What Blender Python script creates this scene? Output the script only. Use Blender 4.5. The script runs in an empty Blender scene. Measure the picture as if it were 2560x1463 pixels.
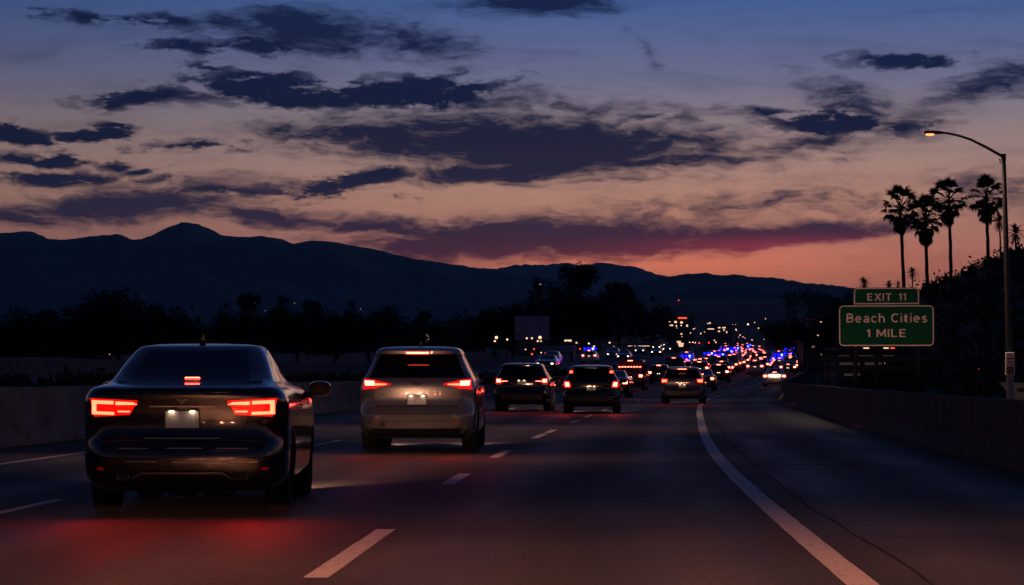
import bpy, bmesh, math, random
from mathutils import Vector, Matrix, noise as mnoise
random.seed(7)
R = math.radians
sc = bpy.context.scene
COL = sc.collection

# ------------------------------------------------------------------ camera
F = 6200.0                                   # focal length in photograph pixels (2560 wide)
HC, HOR = 1.2, 938.0                         # camera height, horizon row
cam = bpy.data.cameras.new('camera'); camo = bpy.data.objects.new('camera', cam); COL.objects.link(camo)
cam.sensor_width = 36.0; cam.lens = 36.0 * F / 2560.0
cam.clip_start = 0.1; cam.clip_end = 60000
camo.location = (0, 0, HC); camo.rotation_euler = (R(90) + math.atan((HOR - 731.5) / F), 0, 0)
sc.camera = camo

# ------------------------------------------------------------------ render / exposure
sc.render.engine = 'CYCLES'
cy = sc.cycles
cy.use_denoising = True; cy.use_adaptive_sampling = True; cy.adaptive_threshold = 0.006
cy.max_bounces = 5; cy.diffuse_bounces = 2; cy.glossy_bounces = 3; cy.transmission_bounces = 4
cy.transparent_max_bounces = 12; cy.volume_bounces = 0
cy.caustics_reflective = False; cy.caustics_refractive = False
cy.sample_clamp_indirect = 3.0
vs = sc.view_settings
vs.view_transform = 'Standard'; vs.look = 'None'; vs.exposure = 0.0; vs.gamma = 1.0; vs.use_curve_mapping = False

def lin(c):
    return tuple((v/255/12.92) if v <= 10.31 else ((v/255+0.055)/1.055)**2.4 for v in c)

# ------------------------------------------------------------------ world: dusk sky with clouds
SUN_AZ, SUN_EL = 0.075, R(-2.5)
def build_world():
    w = bpy.data.worlds.new('World'); sc.world = w; w.use_nodes = True
    w.cycles.sampling_method = 'MANUAL'; w.cycles.sample_map_resolution = 512
    nt = w.node_tree; N = nt.nodes; L = nt.links
    for n in list(N): N.remove(n)
    def setin(sock, v):
        if isinstance(v, bpy.types.NodeSocket): L.new(v, sock)
        else: sock.default_value = v
    def M(op, a, b=None, c=None, clamp=False):
        n = N.new('ShaderNodeMath'); n.operation = op; n.use_clamp = clamp
        setin(n.inputs[0], a)
        if b is not None: setin(n.inputs[1], b)
        if c is not None: setin(n.inputs[2], c)
        return n.outputs[0]
    def V(op, a, b=None):
        n = N.new('ShaderNodeVectorMath'); n.operation = op
        setin(n.inputs[0], a)
        if b is not None: setin(n.inputs[1], b)
        return n.outputs[0]
    def scale(a, s):
        n = N.new('ShaderNodeVectorMath'); n.operation = 'SCALE'; setin(n.inputs[0], a); setin(n.inputs['Scale'], s); return n.outputs[0]
    def comb(x, y, z):
        n = N.new('ShaderNodeCombineXYZ'); setin(n.inputs[0], x); setin(n.inputs[1], y); setin(n.inputs[2], z); return n.outputs[0]
    def noise(vec, sc_, det, rough=0.55):
        n = N.new('ShaderNodeTexNoise'); n.noise_dimensions = '2D'; n.inputs['Scale'].default_value = sc_; n.inputs['Detail'].default_value = det
        n.inputs['Roughness'].default_value = rough; L.new(vec, n.inputs['Vector']); return n
    def mixc(fac, a, b):
        n = N.new('ShaderNodeMix'); n.data_type = 'RGBA'; setin(n.inputs[0], fac); setin(n.inputs[6], a); setin(n.inputs[7], b); return n.outputs[2]
    def smooth(v, lo, hi):
        n = N.new('ShaderNodeMapRange'); n.interpolation_type = 'SMOOTHSTEP'; setin(n.inputs[0], v)
        n.inputs[1].default_value = lo; n.inputs[2].default_value = hi; n.inputs[3].default_value = 0; n.inputs[4].default_value = 1
        return n.outputs[0]
    def ramp(fac, stops):
        n = N.new('ShaderNodeValToRGB'); L.new(fac, n.inputs[0]); cr = n.color_ramp
        while len(cr.elements) < len(stops): cr.elements.new(0.5)
        for e, (p, c) in zip(cr.elements, stops): e.position = p; e.color = (*lin(c), 1)
        return n.outputs[0]
    tc = N.new('ShaderNodeTexCoord')
    sx = N.new('ShaderNodeSeparateXYZ'); L.new(V('NORMALIZE', tc.outputs['Generated']), sx.inputs[0])
    az = M('ARCTAN2', sx.outputs[0], sx.outputs[1]); el = M('ARCSINE', sx.outputs[2])
    elp = M('MAXIMUM', el, 0.0)
    fac = M('SQRT', M('DIVIDE', elp, 1.5708))
    yp = lambda y: math.sqrt(max(0.0, (HOR - y)) / F / 1.5708)
    base = ramp(fac, [(0.0, (92, 64, 84)), (yp(690), (190, 120, 108)), (yp(600), (214, 147, 132)), (yp(500), (234, 175, 151)),
                      (yp(400), (206, 167, 156)), (yp(300), (171, 152, 160)), (yp(210), (136, 134, 166)), (yp(120), (110, 121, 169)),
                      (yp(0), (76, 108, 170)), (0.42, (44, 68, 122)), (0.6, (24, 38, 78)), (1.0, (12, 20, 44))])
    # pixel-like units: 1 unit = 1000 photograph pixels of angle
    P0 = comb(M('MULTIPLY', az, F/1000), M('MULTIPLY', el, F/1000), 0.0)
    wv = noise(V('MULTIPLY', P0, (1.0, 2.2, 1.0)), 2.6, 4, 0.6)
    warp = V('SUBTRACT', wv.outputs['Color'], (0.5, 0.5, 0.5))
    P = V('ADD', P0, V('MULTIPLY', warp, (0.22, 0.075, 0.0)))
    def field(blobs):
        acc = None
        for (px, py, rx, ry, rot, a) in blobs:
            mp = N.new('ShaderNodeMapping'); mp.vector_type = 'TEXTURE'; L.new(P, mp.inputs[0])
            mp.inputs['Location'].default_value = ((px-1280)/1000, (HOR-py)/1000, 0)
            mp.inputs['Rotation'].default_value = (0, 0, R(rot)); mp.inputs['Scale'].default_value = (rx/1000, ry/1000, 1)
            g = N.new('ShaderNodeTexGradient'); g.gradient_type = 'SPHERICAL'; L.new(mp.outputs[0], g.inputs[0])
            v = M('MULTIPLY', g.outputs['Fac'], a)
            acc = v if acc is None else M('MAXIMUM', acc, v)
        return acc
    crisp = field([(1010, 228, 400, 70, 2, 1.0), (640, 214, 260, 58, -2, .95), (380, 254, 280, 50, 3, .82), (800, 244, 360, 44, 0, .95), (1140, 205, 200, 34, -6, .8),
                   (30, 355, 190, 44, -8, .9), (240, 346, 210, 30, 3, .85), (110, 410, 300, 25, 0, .9), (320, 417, 80, 24, 0, .8),
                   (180, 456, 240, 30, 2, .9), (370, 433, 90, 16, 3, .7), (900, 455, 300, 31, 5, .95), (540, 484, 340, 30, 2, .7), (760, 486, 200, 20, 4, .65), (390, 458, 160, 18, 0, .55),
                   (480, 130, 200, 32, 2, .78), (640, 122, 190, 28, 4, .75), (250, 66, 330, 24, -4, .66), (440, 78, 170, 28, -3, .66),
                   (2255, 164, 230, 36, 0, .8), (2110, 317, 300, 46, -2, 1.0), (1880, 284, 150, 26, -6, .6), (480, 378, 260, 28, 0, .58), (280, 322, 150, 14, 0, .5),
                   (520, 172, 90, 16, 0, .5), (780, 500, 100, 13, 4, .6), (1650, 296, 240, 22, -2, .5), (1000, 496, 110, 12, 3, .45)])
    soft = field([(1290, 362, 880, 118, -2, 1.0), (980, 345, 560, 58, -2, .85), (1640, 403, 520, 36, 0, .9), (1240, 425, 420, 44, 4, .9),
                  (1400, 592, 860, 84, 0, 1.0), (1150, 615, 560, 66, 0, .95), (1940, 590, 500, 46, 5, 1.0), (980, 570, 380, 46, -4, .8),
                  (300, 528, 500, 64, 4, .9), (650, 540, 320, 40, -4, .9), (60, 552, 240, 32, -8, .75),
                  (790, 85, 340, 84, -6, .86), (1020, 100, 340, 80, -10, .62), (1330, 5, 340, 60, 0, .8), (560, 75, 280, 50, 4, .6),
                  (2150, 262, 330, 88, -22, .58), (2460, 230, 330, 76, 16, .62), (2260, 320, 310, 62, 30, .48), (1600, 130, 200, 30, -40, .38),
                  (1900, 512, 800, 62, 2, .46), (2480, 490, 440, 100, 4, .45), (1500, 270, 600, 50, -3, .5), (2050, 360, 520, 60, 8, .55), (1250, 250, 340, 64, 0, .55), (500, 480, 700, 50, 2, .5)])
    n1 = noise(V('MULTIPLY', P0, (0.70, 2.2, 1.0)), 15.0, 8, 0.70).outputs['Fac']
    n2 = noise(V('MULTIPLY', P, (1.0, 3.0, 1.0)), 4.2, 6, 0.58).outputs['Fac']
    dc = smooth(M('ADD', crisp, M('MULTIPLY', M('SUBTRACT', n1, 0.5), 2.2)), 0.08, 0.50)
    dc = M('MULTIPLY', M('MULTIPLY', dc, smooth(crisp, 0.02, 0.14)), M('ADD', 0.50, M('MULTIPLY', 0.50, smooth(M('ADD', crisp, M('MULTIPLY', M('SUBTRACT', n2, 0.5), 0.9)), 0.12, 0.52))))
    n3 = noise(V('MULTIPLY', P, (1.0, 4.0, 1.0)), 13.0, 6, 0.68).outputs['Fac']
    ds = smooth(M('ADD', M('ADD', soft, M('MULTIPLY', M('SUBTRACT', n2, 0.5), 0.62)), M('MULTIPLY', M('SUBTRACT', n3, 0.5), 0.75)), 0.06, 0.66)
    ds = M('MULTIPLY', ds, smooth(soft, 0.0, 0.25))
    dens = M('MAXIMUM', M('MULTIPLY', dc, 0.99), M('MULTIPLY', ds, 0.97))
    streak = noise(V('MULTIPLY', P, (0.7, 4.6, 1.0)), 3.4, 8, 0.68).outputs['Fac']
    veil = M('MULTIPLY', smooth(streak, 0.46, 0.78), 0.27)
    dens = M('MAXIMUM', dens, veil)
    # broken cloud continuing over the rest of the sky, same kind as in view
    far = noise(V('MULTIPLY', P0, (1.0, 2.6, 1.0)), 0.75, 5, 0.6).outputs['Fac']
    fard = M('MULTIPLY', smooth(far, 0.50, 0.68), 0.8)
    outside = M('MAXIMUM', smooth(M('ABSOLUTE', az), 0.23, 0.32), smooth(el, 0.165, 0.22))
    outside = M('MAXIMUM', outside, M('LESS_THAN', el, -0.01))
    ccol = ramp(fac, [(0.0, (104, 44, 56)), (yp(650), (92, 44, 64)), (yp(595), (66, 40, 66)), (yp(530), (50, 42, 70)), (yp(440), (16, 24, 60)),
                      (yp(300), (5, 18, 56)), (yp(80), (14, 30, 74)), (0.6, (20, 32, 72)), (1.0, (14, 24, 58))])
    def gauss(ca, wa, ce, we):
        a = M('POWER', M('DIVIDE', M('SUBTRACT', az, ca), wa), 2.0); e = M('POWER', M('DIVIDE', M('SUBTRACT', el, ce), we), 2.0)
        return M('EXPONENT', M('MULTIPLY', M('ADD', a, e), -1.0))
    def w_rgb(f):
        n = N.new('ShaderNodeRGB'); n.outputs[0].default_value = (*f, 1); return n.outputs[0]
    def addl(c, w_, f): return V('ADD', c, scale(w_rgb(f), w_))
    wide = gauss(0.09, 0.175, 0.036, 0.038)
    # dusk: the sky away from the set sun is dimmer
    back = M('ADD', 0.28, M('MULTIPLY', 0.72, M('ADD', 0.5, M('MULTIPLY', 0.5, M('COSINE', M('SUBTRACT', az, SUN_AZ))))))
    dimside = M('ADD', 0.70, M('MULTIPLY', 0.30, smooth(az, -0.28, 0.05)))
    upw = smooth(el, 0.25, 1.2)
    back = M('ADD', M('MULTIPLY', back, M('SUBTRACT', 1.0, upw)), M('MULTIPLY', upw, 0.71))
    sky = N.new('ShaderNodeTexSky'); sky.sky_type = 'NISHITA'; sky.sun_disc = False
    sky.sun_elevation = SUN_EL; sky.sun_rotation = SUN_AZ; sky.air_density = 1.0; sky.dust_density = 1.0
    nish = scale(sky.outputs[0], 0.010)
    def finish(d_, detail):
        clear = M('SUBTRACT', 1.0, M('MULTIPLY', d_, 0.97))
        col = mixc(d_, base, ccol)
        col = addl(col, M('MULTIPLY', wide, clear), (0.31, 0.085, 0.004))
        col = addl(col, M('MULTIPLY', wide, d_), (0.014, 0.0, 0.0))
        if detail:
            core = gauss(0.066, 0.080, 0.0450, 0.0062); red = gauss(0.112, 0.052, 0.0515, 0.0042)
            col = addl(col, M('MULTIPLY', core, M('SUBTRACT', 1.0, M('MULTIPLY', d_, 0.8))), (0.50, 0.055, 0.006))
            col = addl(col, M('MULTIPLY', red, M('ADD', 0.30, M('MULTIPLY', d_, 0.5))), (0.40, 0.026, 0.034))
        col = V('ADD', scale(col, M('MULTIPLY', back, dimside)), nish)
        bg = N.new('ShaderNodeBackground'); L.new(col, bg.inputs[0]); bg.inputs[1].default_value = 1.0; return bg.outputs[0]
    mx = N.new('ShaderNodeMixShader'); L.new(outside, mx.inputs[0]); L.new(finish(dens, True), mx.inputs[1]); L.new(finish(fard, False), mx.inputs[2])
    out = N.new('ShaderNodeOutputWorld'); L.new(mx.outputs[0], out.inputs[0])
build_world()
sl = bpy.data.lights.new('sun', 'SUN'); sl.energy = 0.02; sl.angle = R(12); sl.color = (1.0, 0.62, 0.42)
so = bpy.data.objects.new('sun', sl); COL.objects.link(so)
so.rotation_euler = (R(90) - R(0.5), 0, math.pi - SUN_AZ)

# ------------------------------------------------------------------ materials
MATS = {}
def mat(name, base=(0.5,)*3, rough=0.5, metal=0.0, emit=None, estr=1.0, coat=0.0, spec=0.5, noise=None, bump=None, light=True):
    """noise=(scale, amount): mottled colour; bump=(scale, strength)"""
    if name in MATS: return MATS[name]
    m = bpy.data.materials.new(name); m.use_nodes = True; nt = m.node_tree; b = nt.nodes['Principled BSDF']
    b.inputs['Base Color'].default_value = (*base, 1); b.inputs['Roughness'].default_value = rough
    b.inputs['Metallic'].default_value = metal; b.inputs['Coat Weight'].default_value = coat; b.inputs['Coat Roughness'].default_value = 0.04
    b.inputs['Specular IOR Level'].default_value = spec
    if emit: b.inputs['Emission Color'].default_value = (*emit, 1); b.inputs['Emission Strength'].default_value = estr
    tc = nt.nodes.new('ShaderNodeTexCoord')
    if noise:
        n = nt.nodes.new('ShaderNodeTexNoise'); n.inputs['Scale'].default_value = noise[0]; n.inputs['Detail'].default_value = 6
        nt.links.new(tc.outputs['Object'], n.inputs[0])
        mr = nt.nodes.new('ShaderNodeMapRange'); nt.links.new(n.outputs['Fac'], mr.inputs[0]); mr.inputs[1].default_value = 0.3; mr.inputs[2].default_value = 0.7
        mr.inputs[3].default_value = 1-noise[1]; mr.inputs[4].default_value = 1+noise[1]
        mx = nt.nodes.new('ShaderNodeVectorMath'); mx.operation = 'SCALE'; mx.inputs[0].default_value = base; nt.links.new(mr.outputs[0], mx.inputs['Scale'])
        nt.links.new(mx.outputs[0], b.inputs['Base Color'])
    if bump:
        n = nt.nodes.new('ShaderNodeTexNoise'); n.inputs['Scale'].default_value = bump[0]; n.inputs['Detail'].default_value = 5
        nt.links.new(tc.outputs['Object'], n.inputs[0])
        bp = nt.nodes.new('ShaderNodeBump'); bp.inputs['Strength'].default_value = bump[1]; bp.inputs['Distance'].default_value = 0.02
        nt.links.new(n.outputs['Fac'], bp.inputs['Height']); nt.links.new(bp.outputs[0], b.inputs['Normal'])
    MATS[name] = m; return m
def glass_mat(name, tint, rough=0.02):
    if name in MATS: return MATS[name]
    m = bpy.data.materials.new(name); m.use_nodes = True; nt = m.node_tree; N = nt.nodes; L = nt.links
    for n in list(N): N.remove(n)
    t = N.new('ShaderNodeBsdfTransparent'); t.inputs[0].default_value = (*tint, 1)
    g = N.new('ShaderNodeBsdfGlossy'); g.inputs['Roughness'].default_value = rough; g.inputs[0].default_value = (1, 1, 1, 1)
    fr = N.new('ShaderNodeFresnel'); fr.inputs[0].default_value = 1.5
    mx = N.new('ShaderNodeMixShader'); L.new(fr.outputs[0], mx.inputs[0]); L.new(t.outputs[0], mx.inputs[1]); L.new(g.outputs[0], mx.inputs[2])
    o = N.new('ShaderNodeOutputMaterial'); L.new(mx.outputs[0], o.inputs[0]); MATS[name] = m; return m
def asphalt(name, c1, c2, rough):
    m = bpy.data.materials.new(name); m.use_nodes = True; nt = m.node_tree; N = nt.nodes; L = nt.links; b = N['Principled BSDF']
    def nz(vec, sc_, det): n = N.new('ShaderNodeTexNoise'); n.inputs['Scale'].default_value = sc_; n.inputs['Detail'].default_value = det; L.new(vec, n.inputs[0]); return n.outputs['Fac']
    def mr(v, a_, b_, c_, d_):
        n = N.new('ShaderNodeMapRange'); L.new(v, n.inputs[0])
        for i, q in enumerate((a_, b_, c_, d_)): n.inputs[i+1].default_value = q
        return n.outputs[0]
    def M(op, a_, b_):
        n = N.new('ShaderNodeMath'); n.operation = op
        for i, v in enumerate((a_, b_)):
            if isinstance(v, bpy.types.NodeSocket): L.new(v, n.inputs[i])
            else: n.inputs[i].default_value = v
        return n.outputs[0]
    tc = N.new('ShaderNodeTexCoord'); uv = tc.outputs['UV']; ob = tc.outputs['Object']
    mp = N.new('ShaderNodeMapping'); mp.inputs['Scale'].default_value = (1, 0.10, 1); L.new(uv, mp.inputs[0])
    streak = nz(mp.outputs[0], 1.6, 6); stain = nz(ob, .22, 5); grain = nz(ob, 42, 3)
    v = N.new('ShaderNodeTexVoronoi'); v.inputs['Scale'].default_value = 42; L.new(ob, v.inputs[0])
    sp = N.new('ShaderNodeSeparateXYZ'); L.new(uv, sp.inputs[0])
    track = M('COSINE', M('MULTIPLY', M('SUBTRACT', sp.outputs[0], .84), 2*math.pi/1.675), 0.0)      # polished wheel tracks, oil-dark lane centres
    mx = N.new('ShaderNodeMix'); mx.data_type = 'RGBA'; mx.inputs[6].default_value = (*c1, 1); mx.inputs[7].default_value = (*c2, 1); L.new(mr(streak, .3, .7, 0, 1), mx.inputs[0])
    k = M('MULTIPLY', mr(track, -1, 1, .74, 1.22), mr(stain, .35, .65, .64, 1.30)); k = M('MULTIPLY', k, mr(grain, .3, .7, .55, 1.45)); k = M('MULTIPLY', k, mr(v.outputs['Color'], 0, 1, .65, 1.35))
    s_ = N.new('ShaderNodeVectorMath'); s_.operation = 'SCALE'; L.new(mx.outputs[2], s_.inputs[0]); L.new(k, s_.inputs['Scale'])
    L.new(s_.outputs[0], b.inputs['Base Color'])
    L.new(mr(M('ADD', streak, M('MULTIPLY', track, -.12)), .25, .75, rough-.10, rough+.12), b.inputs['Roughness'])
    b.inputs['Specular IOR Level'].default_value = 0.24
    bp = N.new('ShaderNodeBump'); bp.inputs['Strength'].default_value = .55; bp.inputs['Distance'].default_value = .015; L.new(v.outputs['Distance'], bp.inputs['Height']); L.new(bp.outputs[0], b.inputs['Normal'])
    MATS[name] = m; return m
def road_paint(name, c, under, wear):
    m = bpy.data.materials.new(name); m.use_nodes = True; nt = m.node_tree; N = nt.nodes; L = nt.links; b = N['Principled BSDF']
    tc = N.new('ShaderNodeTexCoord'); n = N.new('ShaderNodeTexNoise'); n.inputs['Scale'].default_value = 14; n.inputs['Detail'].default_value = 8; n.inputs['Roughness'].default_value = .7
    L.new(tc.outputs['Object'], n.inputs[0])
    mr = N.new('ShaderNodeMapRange'); L.new(n.outputs['Fac'], mr.inputs[0]); mr.inputs[1].default_value = wear-.14; mr.inputs[2].default_value = wear+.10
    mx = N.new('ShaderNodeMix'); mx.data_type = 'RGBA'; mx.inputs[6].default_value = (*under, 1); mx.inputs[7].default_value = (*c, 1); L.new(mr.outputs[0], mx.inputs[0])
    L.new(mx.outputs[2], b.inputs['Base Color']); b.inputs['Roughness'].default_value = .65
    MATS[name] = m; return m

asphalt('asphalt', (.040, .038, .039), (.060, .057, .056), .62)
road_paint('white_paint', (.62, .58, .54), (.12, .11, .10), .40)
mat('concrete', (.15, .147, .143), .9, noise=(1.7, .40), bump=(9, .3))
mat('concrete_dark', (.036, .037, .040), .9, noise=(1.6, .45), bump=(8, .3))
mat('earth', (.055, .048, .036), .95, noise=(.4, .35), bump=(3, .4))
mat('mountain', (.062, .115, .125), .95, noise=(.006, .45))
mat('leaf', (.040, .052, .028), .75, noise=(.6, .35), spec=.2)
mat('leaf_dark', (.028, .036, .022), .8, noise=(.6, .35), spec=.15)
mat('bark', (.055, .042, .032), .9, noise=(3, .3), bump=(6, .5))
mat('steel', (.30, .30, .31), .45, .8, noise=(2, .15))
mat('dark_steel', (.045, .048, .055), .5, .5)
mat('rubber', (.011, .011, .011), .85, noise=(9, .2), spec=.25)
mat('plastic_black', (.014, .014, .015), .42)
mat('underbody', (.012, .012, .012), .8)
mat('seat_cloth', (.035, .035, .04), .9)
mat('chrome', (.62, .60, .58), .12, 1.0)
mat('tip_steel', (.55, .53, .5), .38, .5)
mat('rim', (.32, .32, .33), .3, .9)
mat('paint_navy', (.010, .013, .024), .16, .35, coat=1.0)
mat('paint_black', (.008, .008, .009), .15, .3, coat=1.0)
mat('paint_silver', (.23, .222, .215), .25, .6, coat=.8)
mat('paint_grey', (.12, .12, .125), .26, .5, coat=.8)
mat('paint_white', (.70, .70, .69), .30, 0, coat=.6)
mat('paint_red', (.10, .012, .012), .2, .2, coat=.8)
mat('trim_grey', (.10, .095, .09), .5)
mat('plate', (.70, .69, .66), .5, noise=(30, .1))
mat('plate_ink', (.03, .04, .10), .5)
mat('seam', (.004, .004, .004), .6)
mat('tail_lens', (.25, .006, .006), .12, emit=(1.0, .004, .002), estr=.8, coat=1.0)
mat('reflector_glow', (.12, .004, .004), .12, emit=(1.0, .006, .003), estr=.10, coat=1.0)  # unlit bumper reflectors given a faint red glow in the material
mat('tail_core', (.8, .3, .2), .3, emit=(22.0, .62, .26), estr=1.0)
mat('tail_core_hot', (.8, .3, .2), .3, emit=(26.0, 1.5, .85), estr=1.0)
mat('far_tail', (.8, .3, .2), .3, emit=(20.0, 1.9, 1.1), estr=1.0)
mat('plate_lamp', (.9, .8, .7), .3, emit=(7.0, 4.4, 2.6), estr=.9)
mat('head_lamp', (.9, .9, .9), .2, emit=(1.0, .74, .48), estr=6)
mat('blue_lamp', (.02, .02, .5), .3, emit=(.0003, .0006, 1.0), estr=80)
mat('blue_core', (.8, .8, 1), .3, emit=(.02, .026, 1.0), estr=110)
mat('warm_lamp', (1, .8, .6), .3, emit=(2.4, .66, .22), estr=1)
mat('far_lamp', (1, .8, .6), .3, emit=(1.0, .52, .28), estr=2.2)
mat('far_window', (1, .8, .6), .3, emit=(1.0, .62, .36), estr=1.2)
mat('rail_backglow', (.5, .4, .3), .4, emit=(.026, .018, .014), estr=1.0)  # glow added behind the sign rails, not real windows
mat('red_sign', (.8, .1, .05), .4, emit=(1.0, .09, .03), estr=1.6)
mat('red_lamp', (.8, .1, .05), .4, emit=(1.0, .05, .02), estr=3)
mat('sign_green', (.008, .12, .06), .36, .9, noise=(1.2, .12))
mat('sign_white', (.70, .72, .74), .31, .9)
mat('aluminium', (.25, .25, .26), .5, .9)
mat('wall_pale', (.30, .31, .34), .8, noise=(.6, .15))
mat('wall_dark', (.10, .10, .12), .85, noise=(.6, .2))
mat('roof_dark', (.04, .04, .045), .85)
mat('glass_black', (.006, .006, .008), .06, 0, coat=.5)
mat('pane_dark', (.02, .025, .03), .08)
mat('red_paint', (.42, .03, .03), .5)
glass_mat('glass_tint', (.16, .17, .19)); glass_mat('glass_dark', (.02, .02, .022))

# ------------------------------------------------------------------ helpers
def pchip(xs, ys):
    n = len(xs); h = [xs[i+1]-xs[i] for i in range(n-1)]; d = [(ys[i+1]-ys[i])/h[i] for i in range(n-1)]
    m = [d[0]] + [0 if d[i-1]*d[i] <= 0 else (h[i-1]+h[i])*3/((2*h[i]+h[i-1])/d[i-1]+(h[i]+2*h[i-1])/d[i]) for i in range(1, n-1)] + [d[-1]]
    def f(x):
        if x <= xs[0]: return ys[0]+m[0]*(x-xs[0])
        if x >= xs[-1]: return ys[-1]+m[-1]*(x-xs[-1])
        lo, hi = 0, n-1
        while hi-lo > 1:
            k = (lo+hi)//2
            if xs[k] <= x: lo = k
            else: hi = k
        t = (x-xs[lo])/h[lo]; t2, t3 = t*t, t*t*t
        return (2*t3-3*t2+1)*ys[lo]+(t3-2*t2+t)*h[lo]*m[lo]+(-2*t3+3*t2)*ys[lo+1]+(t3-t2)*h[lo]*m[lo+1]
    return f
class MB:
    def __init__(s): s.v = []; s.f = []; s.m = []
    def add(s, vs_, fs, mi=0):
        o = len(s.v); s.v += [tuple(p) for p in vs_]; s.f += [tuple(i+o for i in f) for f in fs]; s.m += [mi]*len(fs); return s
    def box(s, c, d, mi=0, mtx=None):
        x, y, z = d[0]/2, d[1]/2, d[2]/2
        p = [Vector((sx*x, sy*y, sz*z)) for sz in (-1, 1) for sy in (-1, 1) for sx in (-1, 1)]
        if mtx: p = [mtx @ q for q in p]
        return s.add([q+Vector(c) for q in p], [(0,2,3,1),(4,5,7,6),(0,1,5,4),(2,6,7,3),(0,4,6,2),(1,3,7,5)], mi)
    def rbox(s, c, d, b, mi=0):            # box with chamfered edges in plan and top
        x, y, z = d[0]/2, d[1]/2, d[2]/2
        def ring(ix, zz): return [(sx, sy, zz) for sx, sy in ((x-ix-b, -y+ix), (x-ix, -y+b+ix), (x-ix, y-b-ix), (x-b-ix, y-ix), (-x+b+ix, y-ix), (-x+ix, y-b-ix), (-x+ix, -y+b+ix), (-x+b+ix, -y+ix))]
        rings = [ring(b, -z), ring(0, -z+b), ring(0, z-b), ring(b*.9, z)]
        return s.loft([[Vector(q)+Vector(c) for q in r] for r in rings], True, True, mi)
    def loft(s, rings, closed=True, caps=True, mi=0):
        n = len(rings[0]); o = len(s.v); vs_ = [p for r in rings for p in r]; fs = []
        for k in range(len(rings)-1):
            for i in range(n if closed else n-1):
                j = (i+1) % n; fs.append((k*n+i, k*n+j, (k+1)*n+j, (k+1)*n+i))
        if caps and closed: fs.append(tuple(range(n-1, -1, -1))); fs.append(tuple((len(rings)-1)*n+i for i in range(n)))
        return s.add(vs_, fs, mi)
    def tube(s, pts, rad, n=8, mi=0, caps=True):
        pts = [Vector(p) for p in pts]; rings = []
        if not isinstance(rad, (list, tuple)): rad = [rad]*len(pts)
        for i, p in enumerate(pts):
            d = (pts[min(i+1, len(pts)-1)]-pts[max(i-1, 0)]).normalized()
            a = d.cross(Vector((0, 0, 1)) if abs(d.z) < .9 else Vector((1, 0, 0))).normalized(); b = d.cross(a)
            rings.append([p+(a*math.cos(t*2*math.pi/n)+b*math.sin(t*2*math.pi/n))*rad[i] for t in range(n)])
        return s.loft(rings, True, caps, mi)
    def mesh(s, name, mats, smooth=False, ang=40):
        me = bpy.data.meshes.new(name); me.from_pydata(s.v, [], s.f)
        for m in (mats if isinstance(mats, (list, tuple)) else [mats]): me.materials.append(MATS[m] if isinstance(m, str) else m)
        me.polygons.foreach_set('material_index', s.m)
        if smooth:
            me.polygons.foreach_set('use_smooth', [True]*len(me.polygons)); me.set_sharp_from_angle(angle=R(ang))
        me.update(); return me
    def build(s, name, mats, parent=None, smooth=False, ang=40):
        return link(name, s.mesh(name, mats, smooth, ang), parent)
def link(name, me, parent=None, loc=None, rot=None, scl=None):
    o = bpy.data.objects.new(name, me); COL.objects.link(o)
    if parent: o.parent = parent
    if loc is not None: o.location = loc
    if rot is not None: o.rotation_euler = rot
    if scl is not None: o.scale = scl if isinstance(scl, (tuple, list)) else (scl,)*3
    return o
def tag(o, label=None, cat=None, group=None, kind=None):
    if label: o['label'] = label
    if cat: o['category'] = cat
    if group: o['group'] = group
    if kind: o['kind'] = kind
    return o
def thing(name, label, cat, loc=(0, 0, 0), rz=0, group=None):
    o = link(name, None, None, loc, (0, 0, rz)); o.empty_display_size = .3; return tag(o, label, cat, group)
def copy_tree(o, parent=None, label=None, group=None):
    c = o.copy(); COL.objects.link(c); c.parent = parent
    if label: c['label'] = label
    if group: c['group'] = group
    for ch in list(o.children): copy_tree(ch, c)
    return c

# ------------------------------------------------------------------ the road's course (metres ahead of the camera)
edge = pchip([-60, 0, 14.2, 32, 66, 120, 160, 220, 350, 600, 1000, 3000], [-.3, 1.50, 2.00, 2.78, 5.02, 9.4, 14.2, 22.2, 37.5, 60, 93, 250])
zroad = pchip([-60, 0, 130, 160, 192, 250, 350, 450, 600, 800, 1000, 1300, 1700, 2200, 3000, 4500], [0, 0, 0, .1, .3, 1.0, 2.5, 4.2, 6.8, 9.5, 13, 20, 33, 57, 92, 120])
LANE = 3.35
def at(px, py, d): return Vector(((px-1280)/F*d, d, HC+(HOR-py)/F*d))
def heading(d): return -math.atan((edge(d+2)-edge(d-2))/4)
def rp(off, d, dz=0): return Vector((edge(d)-off, d, zroad(d)+dz))
def ground_z(x, y):
    z = zroad(y)-.06
    if y > 560 and x < edge(y)-60: z -= (z-6.5)*.55*min(1, (edge(y)-60-x)/(y*.12))*min(1, (y-560)/200)
    if y > 520:
        k = min(1, (y-520)/500)
        z += k*(mnoise.noise(Vector((x/420, y/500, 3.1)))*9+mnoise.noise(Vector((x/150, y/170, 7.7)))*3)*min(1, max(.12, (abs(x-edge(y)+10)-40)/160))
    return z

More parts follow.
